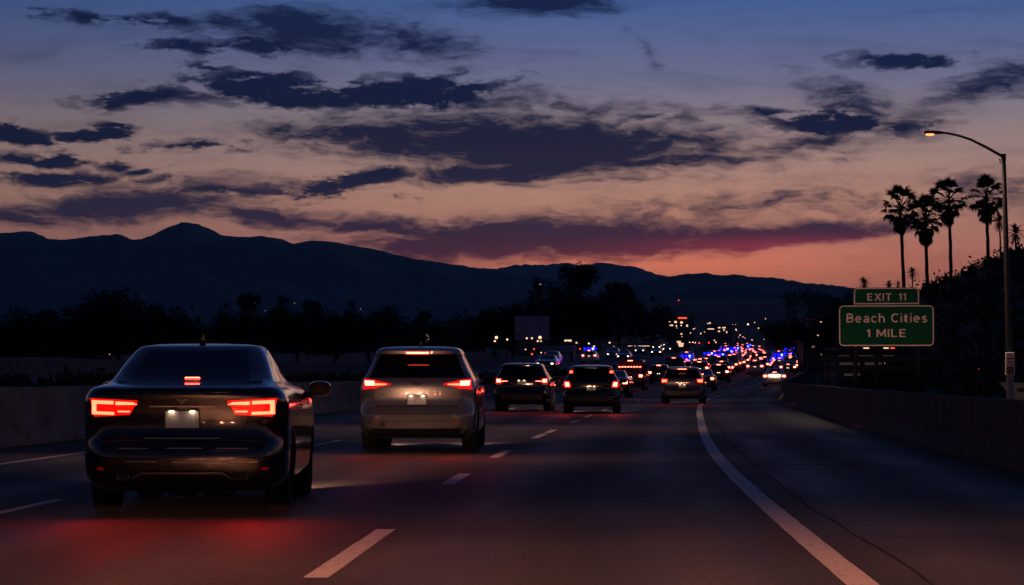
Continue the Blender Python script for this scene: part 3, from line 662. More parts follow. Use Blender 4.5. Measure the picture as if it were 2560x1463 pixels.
# ================================================================== VEHICLES
# a body is a stack of rounded plan outlines; keys: (z, half width, rear y, front y, corner radius, rear bow)
class Shell:
    def __init__(s, keys, sub=3, nR=9, nC=6, nS=14):
        s.k = keys; n = len(keys); s.n = n; ts = list(range(n))
        s.fn = [pchip(ts, [k[i] for k in keys]) for i in range(6)]
        s.sub, s.nR, s.nC, s.nS = sub, nR, nC, nS
    def L(s, t): return [f(t) for f in s.fn]
    def half(s, L_):
        z, w, yr, yf, rc, bow = L_; pts = []; rc = min(rc, w*.8)
        for i in range(s.nR+1):
            x = (w-rc)*i/s.nR; pts.append((x, yr+bow*(x/w)**2))
        y0 = pts[-1][1]; ry = min(rc*1.25, (yf-yr)*.35)
        for k in range(1, s.nC+1):
            a = k/s.nC*math.pi/2; pts.append((w-rc+rc*math.sin(a), y0+ry*(1-math.cos(a))))
        fb = .16*min(1, (yf-yr)/3); y1 = pts[-1][1]; yfc = yf-fb; rf = min(.34, w*.6); fy = min(.5, (yf-yr)*.3); y2 = yfc-fy
        for k in range(1, s.nS+1):
            u = k/s.nS; pts.append((w+.012*math.sin(math.pi*u), y1+(y2-y1)*u))
        for k in range(1, 5):
            a = k/4*math.pi/2; pts.append((w-rf+rf*math.cos(a), y2+fy*math.sin(a)))
        for k in range(1, 6):
            x = (w-rf)*(1-k/5); pts.append((x, yf-fb*(x/w)**2 if k < 5 else yf))
        return pts
    def tz(s, z):
        lo, hi = 0.0, s.n-1.0
        for _ in range(40):
            m = (lo+hi)/2
            if s.fn[0](m) < z: lo = m
            else: hi = m
        return (lo+hi)/2
    def Y(s, x, z):
        z_, w, yr, yf, rc, bow = s.L(s.tz(z)); x = min(abs(x), w*.9995); rc = min(rc, w*.8)
        if x <= w-rc: return yr+bow*(x/w)**2
        y0 = yr+bow*((w-rc)/w)**2; ry = min(rc*1.25, (yf-yr)*.35); sa = (x-(w-rc))/rc
        return y0+ry*(1-math.sqrt(max(0, 1-sa*sa)))
    def P(s, x, z, off=0.0):
        e = .012; sx = 1 if x >= 0 else -1; ax = abs(x)
        dx = (s.Y(ax+e, z)-s.Y(max(0, ax-e), z))/(2*e if ax > e else e+ax); dz = (s.Y(ax, z+e)-s.Y(ax, z-e))/(2*e)
        dx = min(dx, 4); dz = max(-3, min(3, dz)); n = Vector((dx, -1, dz)).normalized()
        p = Vector((ax, s.Y(ax, z), z))+n*off; p.x *= sx; return p
    def grid(s): 
        lv = [i/s.sub for i in range((s.n-1)*s.sub+1)]; loops = []
        for t in lv:
            L_ = s.L(t); h = s.half(L_); full = [(x, y, L_[0]) for x, y in h]+[(-x, y, L_[0]) for x, y in h[-2:0:-1]]
            loops.append(full)
        return lv, loops, len(s.half(s.L(0)))
    def body(s, win, crown=.02):
        """win: dict of material index per window; returns MB with material per face. 0 paint, 1 rear, 2 right side, 3 left side, 4 windscreen, 5 dark"""
        lv, loops, nh = s.grid(); n = len(loops[0]); mb = MB()
        z1, z2 = win['z']; rmax = win['rear']; pil = win.get('pillars', []); sR0 = s.nR+s.nC+win['s0']; sR1 = s.nR+s.nC+win['s1']; fr0 = s.nR+s.nC+s.nS+2
        mb.v = [p for l in loops for p in l]
        for k in range(len(lv)-1):
            tm = (lv[k]+lv[k+1])/2
            for i in range(n):
                j = (i+1) % n; ii = i if i < nh-1 else n-1-i; m = 0
                if z1 < tm < z2:
                    if ii < rmax: m = 1
                    elif sR0 <= ii < sR1 and ii-s.nR-s.nC not in pil: m = 2 if i < nh-1 else 3
                    elif ii >= fr0: m = 4
                if tm < .55: m = 5 if win.get('skirt') else 0
                mb.f.append((k*n+i, k*n+j, (k+1)*n+j, (k+1)*n+i)); mb.m.append(m)
        o = len(mb.v); c0 = loops[0]; mb.f.append(tuple(range(n-1, -1, -1))); mb.m.append(5)
        top = loops[-1]; cx = sum(p[1] for p in top)/n; base = (len(lv)-1)*n
        mb.v.append((0, cx, top[0][2]+crown)); 
        for i in range(n): mb.f.append((base+i, base+(i+1) % n, o)); mb.m.append(0)
        return mb
def patch(mb, sh, c, off=.008, n=6, m=3, mi=0, back=.003):
    """bilinear piece between four (x,z) corners (bl, br, tr, tl) laid on the rear of a shell"""
    g = []; b = []
    for j in range(m+1):
        for i in range(n+1):
            u, v = i/n, j/m
            x = (c[0][0]*(1-u)+c[1][0]*u)*(1-v)+(c[3][0]*(1-u)+c[2][0]*u)*v; z = (c[0][1]*(1-u)+c[1][1]*u)*(1-v)+(c[3][1]*(1-u)+c[2][1]*u)*v
            g.append(sh.P(x, z, off)); b.append(sh.P(x, z, -back))
    w = n+1; fs = [(j*w+i, j*w+i+1, (j+1)*w+i+1, (j+1)*w+i) for j in range(m) for i in range(n)]
    rim = [i for i in range(w)]+[j*w+n for j in range(1, m+1)]+[m*w+i for i in range(n-1, -1, -1)]+[j*w for j in range(m-1, 0, -1)]
    o = len(g); fs += [(rim[k], o+k, o+(k+1) % len(rim), rim[(k+1) % len(rim)]) for k in range(len(rim))]
    mb.add(g+[b[k] for k in rim], fs, mi); return mb
def rod(mb, sh, pts, w, off=.004, mi=0):
    """thin strip along (x,z) points on the rear"""
    P = []
    for (a, b) in zip(pts[:-1], pts[1:]):
        k = max(2, int(math.hypot(b[0]-a[0], b[1]-a[1])/.06))
        for i in range(k): P.append((a[0]+(b[0]-a[0])*i/k, a[1]+(b[1]-a[1])*i/k))
    P.append(pts[-1]); vs_ = []
    for i, p in enumerate(P):
        q, r = P[min(i+1, len(P)-1)], P[max(0, i-1)]; dx, dz = q[0]-r[0], q[1]-r[1]; l = math.hypot(dx, dz) or 1; nx, nz = -dz/l*w/2, dx/l*w/2
        vs_ += [sh.P(p[0]+nx, p[1]+nz, off), sh.P(p[0]-nx, p[1]-nz, off)]
    mb.add(vs_, [(2*i, 2*i+1, 2*i+3, 2*i+2) for i in range(len(P)-1)], mi); return mb
def mir(c): return [(-c[1][0], c[1][1]), (-c[0][0], c[0][1]), (-c[3][0], c[3][1]), (-c[2][0], c[2][1])]

WH = {}
def wheel_mesh(r, w):
    if (r, w) in WH: return WH[(r, w)]
    t = MB(); n = 28; pr = [(-w/2+.02, r*.64), (-w/2, r*.72), (-w/2, r*.90), (-w/2+.025, r*.985), (-w*.18, r), (-w*.16, r-.010), (-w*.10, r-.010), (-w*.08, r), (w*.08, r), (w*.10, r-.010), (w*.16, r-.010), (w*.18, r), (w/2-.025, r*.985), (w/2, r*.90), (w/2, r*.72), (w/2-.02, r*.64)]
    rings = [[(x, q*math.cos(a), q*math.sin(a)) for x, q in pr] for a in [2*math.pi*i/n for i in range(n)]]
    t.loft(rings+[rings[0]], False, False)
    k = MB()
    for s in (1,):
        ring = [(s*w*.38, r*.66*math.cos(a), r*.66*math.sin(a)) for a in [2*math.pi*i/n for i in range(n)]]; r2 = [(s*w*.30, r*.58*math.cos(a), r*.58*math.sin(a)) for a in [2*math.pi*i/n for i in range(n)]]; r3 = [(-w*.3, r*.60*math.cos(a), r*.60*math.sin(a)) for a in [2*math.pi*i/n for i in range(n)]]
        k.loft([ring, r2, r3], True, False)
        for i in range(5):
            a = 2*math.pi*i/5; mt = Matrix.Rotation(a, 4, 'X'); k.box(mt @ Vector((s*w*.30, 0, r*.34)), (.03, r*.17, r*.60), 0, mt.to_3x3())
        k.tube([(s*w*.22, 0, 0), (s*w*.36, 0, 0)], r*.15, 12); k.tube([(-w*.1, 0, 0), (-w*.05, 0, 0)], r*.42, 16)
    WH[(r, w)] = (t.mesh('tyre', 'rubber', True), k.mesh('rim', 'rim', True)); return WH[(r, w)]
def wheels(root, r, w, ys, x):
    ty, rm = wheel_mesh(r, w)
    for y in ys:
        for s in (-1, 1):
            e = link('wheel', ty, root, (s*x, y, r), (0, 0, 0 if s > 0 else math.pi)); link('rim', rm, e)
ARCH = {}
def split_body(mb, root, paint, arches, gl_rear, gl_side, tag_=''):
    """cut the wheel arches, then hand each material's faces to a part of its own"""
    names = ['body', 'rear_window', 'side_window', 'side_window', 'windscreen', 'lower_body']; mats = [paint, gl_rear, gl_side, gl_side, gl_side, 'plastic_black']
    me = mb.mesh('tmp', mats); o = bpy.data.objects.new('tmp', me); COL.objects.link(o); kill = [o]
    for (y, z, r, x0, x1) in arches:
        c = MB(); c.tube([(x0, y, z), (x1, y, z)], r, 28); c.m = [5]*len(c.m); co = bpy.data.objects.new('cut', c.mesh('cut', mats)); COL.objects.link(co); kill.append(co)
        md = o.modifiers.new('b', 'BOOLEAN'); md.operation = 'DIFFERENCE'; md.object = co; md.solver = 'EXACT'
    bpy.context.view_layer.update(); dg = bpy.context.evaluated_depsgraph_get(); ev = o.evaluated_get(dg); m2 = ev.to_mesh()
    V_ = [tuple(v.co) for v in m2.vertices]; fs = [(p.material_index, tuple(p.vertices)) for p in m2.polygons]; ev.to_mesh_clear()
    for k in kill: bpy.data.objects.remove(k, do_unlink=True)
    out = {}
    for i in range(6):
        sel = [f for (mi, f) in fs if mi == i]
        if not sel: continue
        ids = sorted({v for f in sel for v in f}); mp = {v: k for k, v in enumerate(ids)}
        b = MB(); b.add([V_[v] for v in ids], [tuple(mp[v] for v in f) for f in sel]); out[i] = b.build(names[i], mats[i], root, True, 34)
    return out
def seats(root, y, xs, z, h=.62):
    for x in xs:
        mb = MB(); mb.rbox((x, y, z+h*.35), (.46, .16, h*.75), .05); mb.rbox((x, y-.02, z+h*.86), (.27, .11, .19), .04); mb.rbox((x, y+.25, z), (.46, .5, .16), .05)
        mb.build('seat', 'seat_cloth', root, True)
def plate(root, sh, z, lamps=True, w=.305, h=.155, lab=None, x=0.0):
    mb = MB(); patch(mb, sh, [(x-w/2, z-h/2), (x+w/2, z-h/2), (x+w/2, z+h/2), (x-w/2, z+h/2)], .014, 2, 2); p = mb.build('licence_plate', 'plate', root)
    f = MB()
    for a in ([(x-w/2, z+h/2), (x+w/2, z+h/2)], [(x-w/2, z-h/2), (x+w/2, z-h/2)], [(x-w/2, z-h/2), (x-w/2, z+h/2)], [(x+w/2, z-h/2), (x+w/2, z+h/2)]): rod(f, sh, a, .012, .018)
    f.build('plate_frame', 'plastic_black', p)
    if lamps:
        for s in (-1, 1):
            l = MB(); c = sh.P(x+s*w*.30, z+h/2-.008, .040); l.rbox(c, (.045, .03, .016), .004); l.build('plate_lamp', 'plate_lamp', p)
            hood = MB(); c = sh.P(x+s*w*.30, z+h/2+.010, .022); hood.rbox(c, (.07, .05, .012), .003); hood.build('lamp_hood', 'plastic_black', p)
    return p
def mirrors(root, x, y, z, m):
    for s in (-1, 1):
        mb = MB(); n = 12; rings = []
        for dy, k in ((-.055, .72), (-.05, .92), (0, 1.0), (.07, .86), (.12, .45)):
            rings.append([(s*(x+.15+.115*k*math.copysign(abs(math.cos(a))**.7, math.cos(a))), y+dy, z+.075*k*math.copysign(abs(math.sin(a))**.75, math.sin(a))) for a in [2*math.pi*i/n for i in range(n)]])
        mb.loft(rings); o = mb.build('mirror', m, root, True)
        a = MB(); a.tube([(s*(x-.06), y+.06, z-.07), (s*(x+.08), y+.03, z-.05)], [.035, .03], 8); a.build('mirror_arm', 'plastic_black', o, True)
        g = MB(); g.add([(s*(x+.15+.10*math.copysign(abs(math.cos(t))**.7, math.cos(t))), y-.058, z+.062*math.copysign(abs(math.sin(t))**.75, math.sin(t))) for t in [2*math.pi*i/12 for i in range(12)]], [tuple(range(12))]); g.build('mirror_glass', 'seam', o)
def fin(root, y, z, m='plastic_black'):
    mb = MB(); mb.loft([[(-.035, y-.07, z-.02), (.035, y-.07, z-.02), (.022, y+.12, z-.02), (-.022, y+.12, z-.02)], [(-.028, y-.06, z+.03), (.028, y-.06, z+.03), (.012, y+.06, z+.025), (-.012, y+.06, z+.025)], [(-.006, y-.075, z+.085), (.006, y-.075, z+.085), (.004, y-.04, z+.085), (-.004, y-.04, z+.085)]])
    mb.build('antenna_fin', m, root, True)
def handles(root, sh, ys, z):
    for y in ys:
        for s in (-1, 1):
            w = sh.L(sh.tz(z))[1]+.012; mb = MB(); mb.rbox((s*(w+.018), y, z), (.025, .2, .03), .008); mb.build('door_handle', 'chrome', root, True)
def side_seams(root, sh, ys, z0, z1):
    for y in ys:
        for s in (-1, 1):
            mb = MB(); vs_ = []
            for k in range(9):
                z = z0+(z1-z0)*k/8; L_ = sh.L(sh.tz(z)); h = sh.half(L_)
                side = h[sh.nR+sh.nC:sh.nR+sh.nC+sh.nS+1]; x = L_[1]
                for a, b in zip(side[:-1], side[1:]):
                    if a[1] <= y <= b[1]: x = a[0]+(b[0]-a[0])*(y-a[1])/(b[1]-a[1])
                vs_ += [(s*(x+.003), y-.005, z), (s*(x+.003), y+.005, z)]
            mb.add(vs_, [(2*i, 2*i+1, 2*i+3, 2*i+2) for i in range(8)]); mb.build('door_seam', 'seam', root)
def beams(root, x, y, z, power, cut=-1.6, spill=.05, colour=(1.0, .50, .31), spread=24.0, kick=False):
    """a pair of headlights with a dipped-beam pattern: flat cut-off, strongest just below it, little spill above"""
    for s in (-1, 1):
        l = bpy.data.lights.new('headlight_beam', 'POINT'); l.energy = power; l.color = colour; l.shadow_soft_size = 0.0
        l.use_nodes = True; nt = l.node_tree; N = nt.nodes; L = nt.links; em = [n for n in N if n.type == 'EMISSION'][0]
        def M(op, a, b=None):
            n = N.new('ShaderNodeMath'); n.operation = op
            for i, v in enumerate((a, b)):
                if v is None: continue
                if isinstance(v, bpy.types.NodeSocket): L.new(v, n.inputs[i])
                else: n.inputs[i].default_value = v
            return n.outputs[0]
        def mr(v, a, b, c, d):
            n = N.new('ShaderNodeMapRange'); n.interpolation_type = 'SMOOTHSTEP'; L.new(v, n.inputs[0])
            for i, q in enumerate((a, b, c, d)): n.inputs[i+1].default_value = q
            return n.outputs[0]
        tc = N.new('ShaderNodeTexCoord'); sp = N.new('ShaderNodeSeparateXYZ'); L.new(tc.outputs['Normal'], sp.inputs[0])
        el = M('MULTIPLY', M('ARCSINE', sp.outputs[2]), 57.2958)                     # degrees above level, in the lamp's own axes
        saz = M('MULTIPLY', M('ARCTAN2', sp.outputs[0], sp.outputs[1]), 57.2958); az = M('ABSOLUTE', saz)
        below = M('POWER', M('DIVIDE', 1.6, M('MAXIMUM', M('MULTIPLY', el, -1.0), 1.6)), 3.0)
        v = M('ADD', M('MULTIPLY', mr(el, cut-.55, cut+.55, 1, 0), below), M('MULTIPLY', mr(el, -1.5, 9.0, spill, 0.0), mr(saz, .5, 5.0, .06, 1) if kick else 1.0))      # dipped beams kick up toward the kerb
        v = M('MULTIPLY', v, mr(az, spread*.25, spread*1.5, 1, 0))
        L.new(v, em.inputs['Strength'])
        o = bpy.data.objects.new('headlight_beam', l); COL.objects.link(o); o.parent = root; o.location = (s*x, y, z)
# ---------------------------------------------------------------- the black sedan
def make_sedan(label, loc, rz):
    root = thing('sedan', label, 'car', loc, rz, None)
    K = [(.205, .78, .30, 4.62, .22, .06), (.26, .86, .13, 4.74, .26, .08), (.36, .905, .03, 4.82, .28, .10), (.48, .915, .0, 4.84, .29, .10), (.59, .918, .012, 4.82, .29, .10), (.67, .919, .036, 4.80, .28, .10), (.78, .922, .048, 4.72, .26, .10),
         (.92, .920, .045, 4.45, .24, .10), (1.02, .895, .02, 4.0, .22, .10), (1.085, .845, .03, 3.62, .22, .12), (1.115, .79, .20, 3.42, .22, .14), (1.14, .752, .50, 3.25, .20, .14),
         (1.30, .675, .95, 2.86, .17, .10), (1.425, .600, 1.28, 2.60, .13, .08), (1.462, .555, 1.40, 2.48, .12, .08), (1.482, .44, 1.62, 2.30, .14, .05)]
    sh = Shell(K, 3, 10, 6, 16)
    sh.k = K
    w = dict(z=(11, 13), rear=10, s0=1, s1=15, pillars=[5, 9], skirt=True)
    # roof keeps its length: front/rear of the top levels stay far apart
    parts = split_body(sh.body(w, .012), root, 'paint_navy', [(.98, .33, .375, .58, 1.2), (.98, .33, .375, -1.2, -.58), (3.83, .33, .375, .58, 1.2), (3.83, .33, .375, -1.2, -.58)], 'glass_tint', 'glass_tint')
    body = parts[0]
    wheels(root, .335, .23, (.98, 3.83), .79)
    # tail lamps: red lens, C-shaped bar, two inner bars
    for s in (-1, 1):
        f = (lambda c: c) if s > 0 else mir
        mb = MB(); patch(mb, sh, f([(.47, .862), (.79, .845), (.835, 1.005), (.395, .985)]), .006, 12, 5); ln = mb.build('tail_lamp', 'tail_lens', root, True)
        mb = MB()
        for c in ([(.615, .955), (.80, .962), (.80, .988), (.615, .981)], [(.772, .868), (.805, .870), (.805, .988), (.772, .985)], [(.61, .862), (.80, .868), (.80, .893), (.61, .886)]): patch(mb, sh, f(c), .016, 6, 2)
        mb.build('light_bar', 'tail_core', ln)
        mb = MB(); patch(mb, sh, f([(.405, .952), (.595, .950), (.595, .977), (.44, .970)]), .016, 6, 2); mb.build('light_bar', 'tail_core', ln)
        mb = MB(); patch(mb, sh, f([(.47, .884), (.575, .884), (.575, .897), (.465, .896)]), .014, 5, 2); mb.build('light_bar', 'tail_core', ln)
        mb = MB(); patch(mb, sh, f([(.70, .395), (.76, .395), (.76, .415), (.70, .415)]), .006, 3, 2); mb.build('reflector', 'reflector_glow', root)
    mb = MB(); mb.rbox((0.02, 1.02-.36, 1.172), (.14, .05, .020), .006); mb.build('brake_light', 'tail_core_hot', root)
    mb = MB(); mb.rbox((0.02, 1.02-.33, 1.162), (.22, .05, .05), .01); mb.build('brake_light_housing', 'plastic_black', root)
    plate(root, sh, .822)
    # trunk seam, chrome bar above the plate, emblem, bumper creases
    mb = MB(); rod(mb, sh, [(-.60, .985), (-.58, .84), (-.52, .645), (.52, .645), (.58, .84), (.60, .985)], .010, .003); rod(mb, sh, [(-.80, .63), (-.52, .640)], .008, .003); rod(mb, sh, [(.52, .640), (.80, .63)], .008, .003); mb.build('trunk_seam', 'seam', root)
    mb = MB(); patch(mb, sh, [(-.30, .928), (.30, .928), (.29, .944), (-.29, .944)], .016, 8, 1); mb.build('trim_bar', 'chrome', root)
    mb = MB()
    for c in ([(-.055, 1.000), (-.035, .985), (.0, .985), (-.02, 1.0)], [(.0, .985), (.035, .985), (.055, 1.0), (.02, 1.0)], [(-.028, .985), (.0, .955), (.012, .962), (-.008, .985)], [(.008, .985), (-.012, .962), (.0, .955), (.028, .985)]): patch(mb, sh, c, .012, 2, 1)
    mb.build('emblem', 'chrome', root)
    mb = MB(); patch(mb, sh, [(-.70, .555), (.70, .555), (.72, .600), (-.72, .600)], .012, 14, 2); patch(mb, sh, [(-.66, .455), (.66, .455), (.68, .475), (-.68, .475)], .010, 14, 1); mb.build('bumper_crease', 'paint_black', root, True)
    mb = MB(); rod(mb, sh, [(-.34, .662), (.34, .662)], .008, .010); rod(mb, sh, [(-.56, .575), (-.30, .575)], .007, .016); rod(mb, sh, [(-.14, .578), (.18, .578)], .007, .016); rod(mb, sh, [(.30, .575), (.58, .575)], .007, .016); rod(mb, sh, [(-.50, .466), (-.22, .466)], .007, .014); rod(mb, sh, [(-.08, .466), (.40, .466)], .007, .014); mb.build('bumper_glint', 'tip_steel', root)  # thin bright strips put in as headlight glints on the bumper
    mb = MB(); patch(mb, sh, [(-.66, 1.052), (.66, 1.052), (.63, 1.072), (-.63, 1.072)], .014, 14, 2); mb.build('trunk_lip', 'paint_black', root, True)
    mb = MB(); rod(mb, sh, [(-.45, .325), (-.36, .375), (.36, .375), (.45, .325)], .016, .016); rod(mb, sh, [(-.42, .275), (.42, .275)], .012, .014); mb.build('diffuser_trim', 'rim', root)
    mb = MB(); patch(mb, sh, [(-.50, .22), (.50, .22), (.38, .365), (-.38, .365)], .008, 8, 3); mb.build('diffuser', 'plastic_black', root)
    for s in (-1, 1):
        mb = MB(); ring = lambda k, y: [(s*.525+.058*k*math.copysign(abs(math.cos(a))**.6, math.cos(a)), y, .335+.032*k*math.copysign(abs(math.sin(a))**.6, math.sin(a))) for a in [2*math.pi*i/16 for i in range(16)]]
        y0 = sh.Y(.52, .335); mb.loft([ring(1.0, y0+.05), ring(1.0, y0-.035), ring(.92, y0-.042), ring(.80, y0-.03), ring(.78, y0+.04)], True, False); e = mb.build('exhaust_tip', 'tip_steel', root, True)
        mb = MB(); mb.add(ring(.8, y0-.004), [tuple(range(16))]); mb.build('exhaust_hole', 'seam', e)
    mb = MB()
    for i, x in enumerate([-.30, -.12, .02, .2, .35]): mb.rbox((x, .55+.1*(i % 2), .20), (.16, .35, .09), .03)
    mb.build('silencer', 'underbody', root, True)
    fin(root, 1.75, 1.49); mirrors(root, .90, 3.0, 1.07, 'paint_black'); handles(root, sh, (1.62, 2.6), .93); side_seams(root, sh, (1.42, 2.45, 3.45), .36, 1.06)
    seats(root, 1.75, (-.42, .42), .55, .68); seats(root, 2.75, (-.38, .38), .5, .75)
    mb = MB(); mb.rbox((0, 3.15, .98), (1.3, .4, .16), .06); mb.build('dashboard', 'seat_cloth', root, True); mb = MB(); mb.rbox((0, .95, 1.02), (1.25, .75, .06), .02); mb.build('parcel_shelf', 'seat_cloth', root)
    mb = MB(); mb.rbox((0, 2.45, 1.34), (.22, .03, .07), .012); mb.build('inner_mirror', 'plastic_black', root)
    # window surround
    mb = MB(); rod(mb, sh, [(-.66, 1.142), (.66, 1.142)], .022, .006); mb.build('window_trim', 'plastic_black', root)
    return root

# ---------------------------------------------------------------- sport utility vehicles
def suv_shell(H=1.665, W=.915, Ln=4.5, sub=3, nR=9, nC=6, nS=14, box=0.0):
    s = H/1.665; k = W/.915; q = Ln/4.5
    K = [(.23, .80, .24, 4.28, .22, .05), (.30, .87, .08, 4.40, .24, .07), (.42, .905, .0, 4.48, .26, .08), (.58, .912, .0, 4.5, .27, .08), (.655, .912, .022, 4.48, .26, .08), (.72, .912, .05, 4.46, .25, .08), (.86, .914, .075, 4.40, .24, .08),
         (1.00, .905, .075, 4.15, .22, .08), (1.10, .875, .085, 3.75, .20, .08), (1.165, .842, .105, 3.42, .19, .08), (1.33, .755, .21, 2.98, .16, .08), (1.495, .685, .33, 2.58, .14, .07), (1.535, .672, .20, 2.50, .16, .06), (1.585, .650, .20, 2.42, .18, .05),
         (1.635, .585, .40, 2.25, .18, .04), (1.655, .44, .62, 2.05, .16, .03)]
    if box:
        K = [(z, w if z < 1.1 else w+(.90-w)*box, yr*(1-box*.6) if z > 1.1 else yr, yf+(.3*box if z > 1.1 else 0), rc, b) for z, w, yr, yf, rc, b in K]
    K = [(z*s, w*k, yr, yf*q, rc, b) for z, w, yr, yf, rc, b in K]
    return Shell(K, sub, nR, nC, nS), s
def make_suv(name, label, loc, rz, paint, style, H=1.665, W=.915, trim='trim_grey', core='tail_core', glass='glass_dark', group=None):
    root = thing(name, label, 'car', loc, rz, group); sh, s = suv_shell(H, W)
    ws = dict(z=(9, 11.34), rear=11, s0=1, s1=13, pillars=[4, 8], skirt=False)
    split_body(sh.body(ws, .012), root, paint, [(.92, .35, .40, .58, 1.2), (.92, .35, .40, -1.2, -.58), (3.58, .35, .40, .58, 1.2), (3.58, .35, .40, -1.2, -.58)], glass, glass)
    wheels(root, .355, .235, (.92, 3.58), W-.125)
    zz = lambda z: z*s
    if style == 'arrow':           # wide lamps drawn out to a point toward the middle
        for q in (-1, 1):
            f = (lambda c: c) if q > 0 else mir
            mb = MB(); patch(mb, sh, f([(.62, zz(1.0)), (.835, zz(.985)), (.825, zz(1.150)), (.62, zz(1.125))]), .010, 8, 4); patch(mb, sh, f([(.40, zz(1.06)), (.62, zz(1.015)), (.62, zz(1.12)), (.40, zz(1.075))]), .010, 7, 3); ln = mb.build('tail_lamp', 'tail_lens', root, True)
            mb = MB(); patch(mb, sh, f([(.655, zz(1.045)), (.79, zz(1.045)), (.80, zz(1.115)), (.66, zz(1.112))]), .022, 5, 3); mb.build('brake_bulb', 'tail_core_hot', ln)
            mb = MB(); patch(mb, sh, f([(.47, zz(1.058)), (.645, zz(1.045)), (.645, zz(1.078)), (.47, zz(1.070))]), .020, 6, 2); mb.build('light_bar', 'tail_core', ln)
    elif style == 'square':
        for q in (-1, 1):
            f = (lambda c: c) if q > 0 else mir
            mb = MB(); patch(mb, sh, f([(.66, zz(.96)), (.865, zz(.94)), (.855, zz(1.14)), (.66, zz(1.13))]), .010, 8, 4); patch(mb, sh, f([(.44, zz(1.02)), (.66, zz(1.0)), (.66, zz(1.06)), (.44, zz(1.045))]), .008, 6, 2); ln = mb.build('tail_lamp', 'tail_lens', root, True)
            mb = MB(); patch(mb, sh, f([(.69, zz(1.0)), (.815, zz(.99)), (.82, zz(1.10)), (.70, zz(1.095))]), .022, 5, 3); mb.build('brake_bulb', core, ln)
            mb = MB(); patch(mb, sh, f([(.47, zz(1.030)), (.66, zz(1.025)), (.66, zz(1.040)), (.47, zz(1.040))]), .016, 6, 1); mb.build('light_bar', 'far_tail', ln)
            mb = MB(); patch(mb, sh, f([(.67, zz(.905)), (.84, zz(.895)), (.85, zz(.935)), (.67, zz(.945))]), .008, 5, 1); mb.build('reverse_lens', 'plate', ln)
    elif style == 'high':          # small lamps high beside the glass, round lamps below
        for q in (-1, 1):
            f = (lambda c: c) if q > 0 else mir
            mb = MB(); patch(mb, sh, f([(.63, zz(.88)), (.84, zz(.88)), (.85, zz(1.12)), (.66, zz(1.10))]), .010, 8, 5); ln = mb.build('tail_lamp', 'tail_lens', root, True)
            mb = MB(); patch(mb, sh, f([(.67, zz(.93)), (.79, zz(.925)), (.80, zz(1.06)), (.70, zz(1.065))]), .022, 5, 4); mb.build('brake_bulb', 'tail_core_hot', ln)
            mb = MB(); patch(mb, sh, f([(.56, zz(1.37)), (.70, zz(1.37)), (.675, zz(1.47)), (.56, zz(1.47))]), .008, 5, 3); l2 = mb.build('tail_lamp', 'tail_lens', root, True)
            mb = MB(); patch(mb, sh, f([(.585, zz(1.39)), (.665, zz(1.39)), (.655, zz(1.445)), (.585, zz(1.445))]), .018, 3, 3); mb.build('brake_bulb', core, l2)
    elif style == 'wedge':
        for q in (-1, 1):
            f = (lambda c: c) if q > 0 else mir
            mb = MB(); patch(mb, sh, f([(.64, zz(.94)), (.855, zz(.93)), (.845, zz(1.13)), (.58, zz(1.11))]), .010, 8, 4); ln = mb.build('tail_lamp', 'tail_lens', root, True)
            mb = MB(); patch(mb, sh, f([(.66, zz(.985)), (.82, zz(.97)), (.82, zz(1.08)), (.63, zz(1.075))]), .022, 5, 3); mb.build('brake_bulb', core, ln)
    if style in ('arrow', 'wedge'):
        mb = MB(); patch(mb, sh, [(-.19, zz(1.535)), (.19, zz(1.535)), (.19, zz(1.57)), (-.19, zz(1.57))], .010, 6, 1); bl = mb.build('brake_light', 'tail_lens', root); mb = MB(); patch(mb, sh, [(-.172, zz(1.543)), (.172, zz(1.543)), (.172, zz(1.562)), (-.172, zz(1.562))], .018, 6, 1); mb.build('light_bar', 'tail_core_hot', bl)
    pz = {'arrow': .822, 'square': .985, 'high': .86, 'wedge': .80}[style]
    plate(root, sh, zz(pz))
    mb = MB(); rod(mb, sh, [(-.69, zz(.98)), (-.66, zz(.80)), (-.60, zz(.725)), (.60, zz(.725)), (.66, zz(.80)), (.69, zz(.98))], .011, .003); rod(mb, sh, [(-.63, zz(.725)), (-.48, zz(.645)), ], .006, .003); rod(mb, sh, [(.48, zz(.645)), (.63, zz(.725))], .006, .003); mb.build('tailgate_seam', 'seam', root)
    mb = MB(); patch(mb, sh, [(-.36, zz(.925)), (.36, zz(.925)), (.35, zz(.945)), (-.35, zz(.945))], .014, 8, 1); mb.build('trim_bar', 'chrome' if style != 'arrow' else paint, root)
    mb = MB(); patch(mb, sh, [(-.78, zz(.40)), (.78, zz(.40)), (.47, zz(.638)), (-.47, zz(.638))], .006, 14, 5); lb = mb.build('bumper_insert', trim, root, True)
    mb = MB(); rod(mb, sh, [(-.62, zz(.50)), (.62, zz(.50))], .010, .010); rod(mb, sh, [(-.5, zz(.61)), (.5, zz(.61))], .008, .010); mb.build('bumper_groove', 'seam', lb)
    mb = MB(); patch(mb, sh, [(-.72, zz(.25)), (.72, zz(.25)), (.80, zz(.385)), (-.80, zz(.385))], .007, 12, 3); mb.build('bumper_skirt', 'plastic_black', root, True)
    for q in (-1, 1):
        mb = MB(); patch(mb, sh, [(q*.60-.05, zz(.475)), (q*.60+.05, zz(.475)), (q*.60+.05, zz(.49)), (q*.60-.05, zz(.49))], .012, 3, 1); mb.build('reflector', 'reflector_glow', lb)
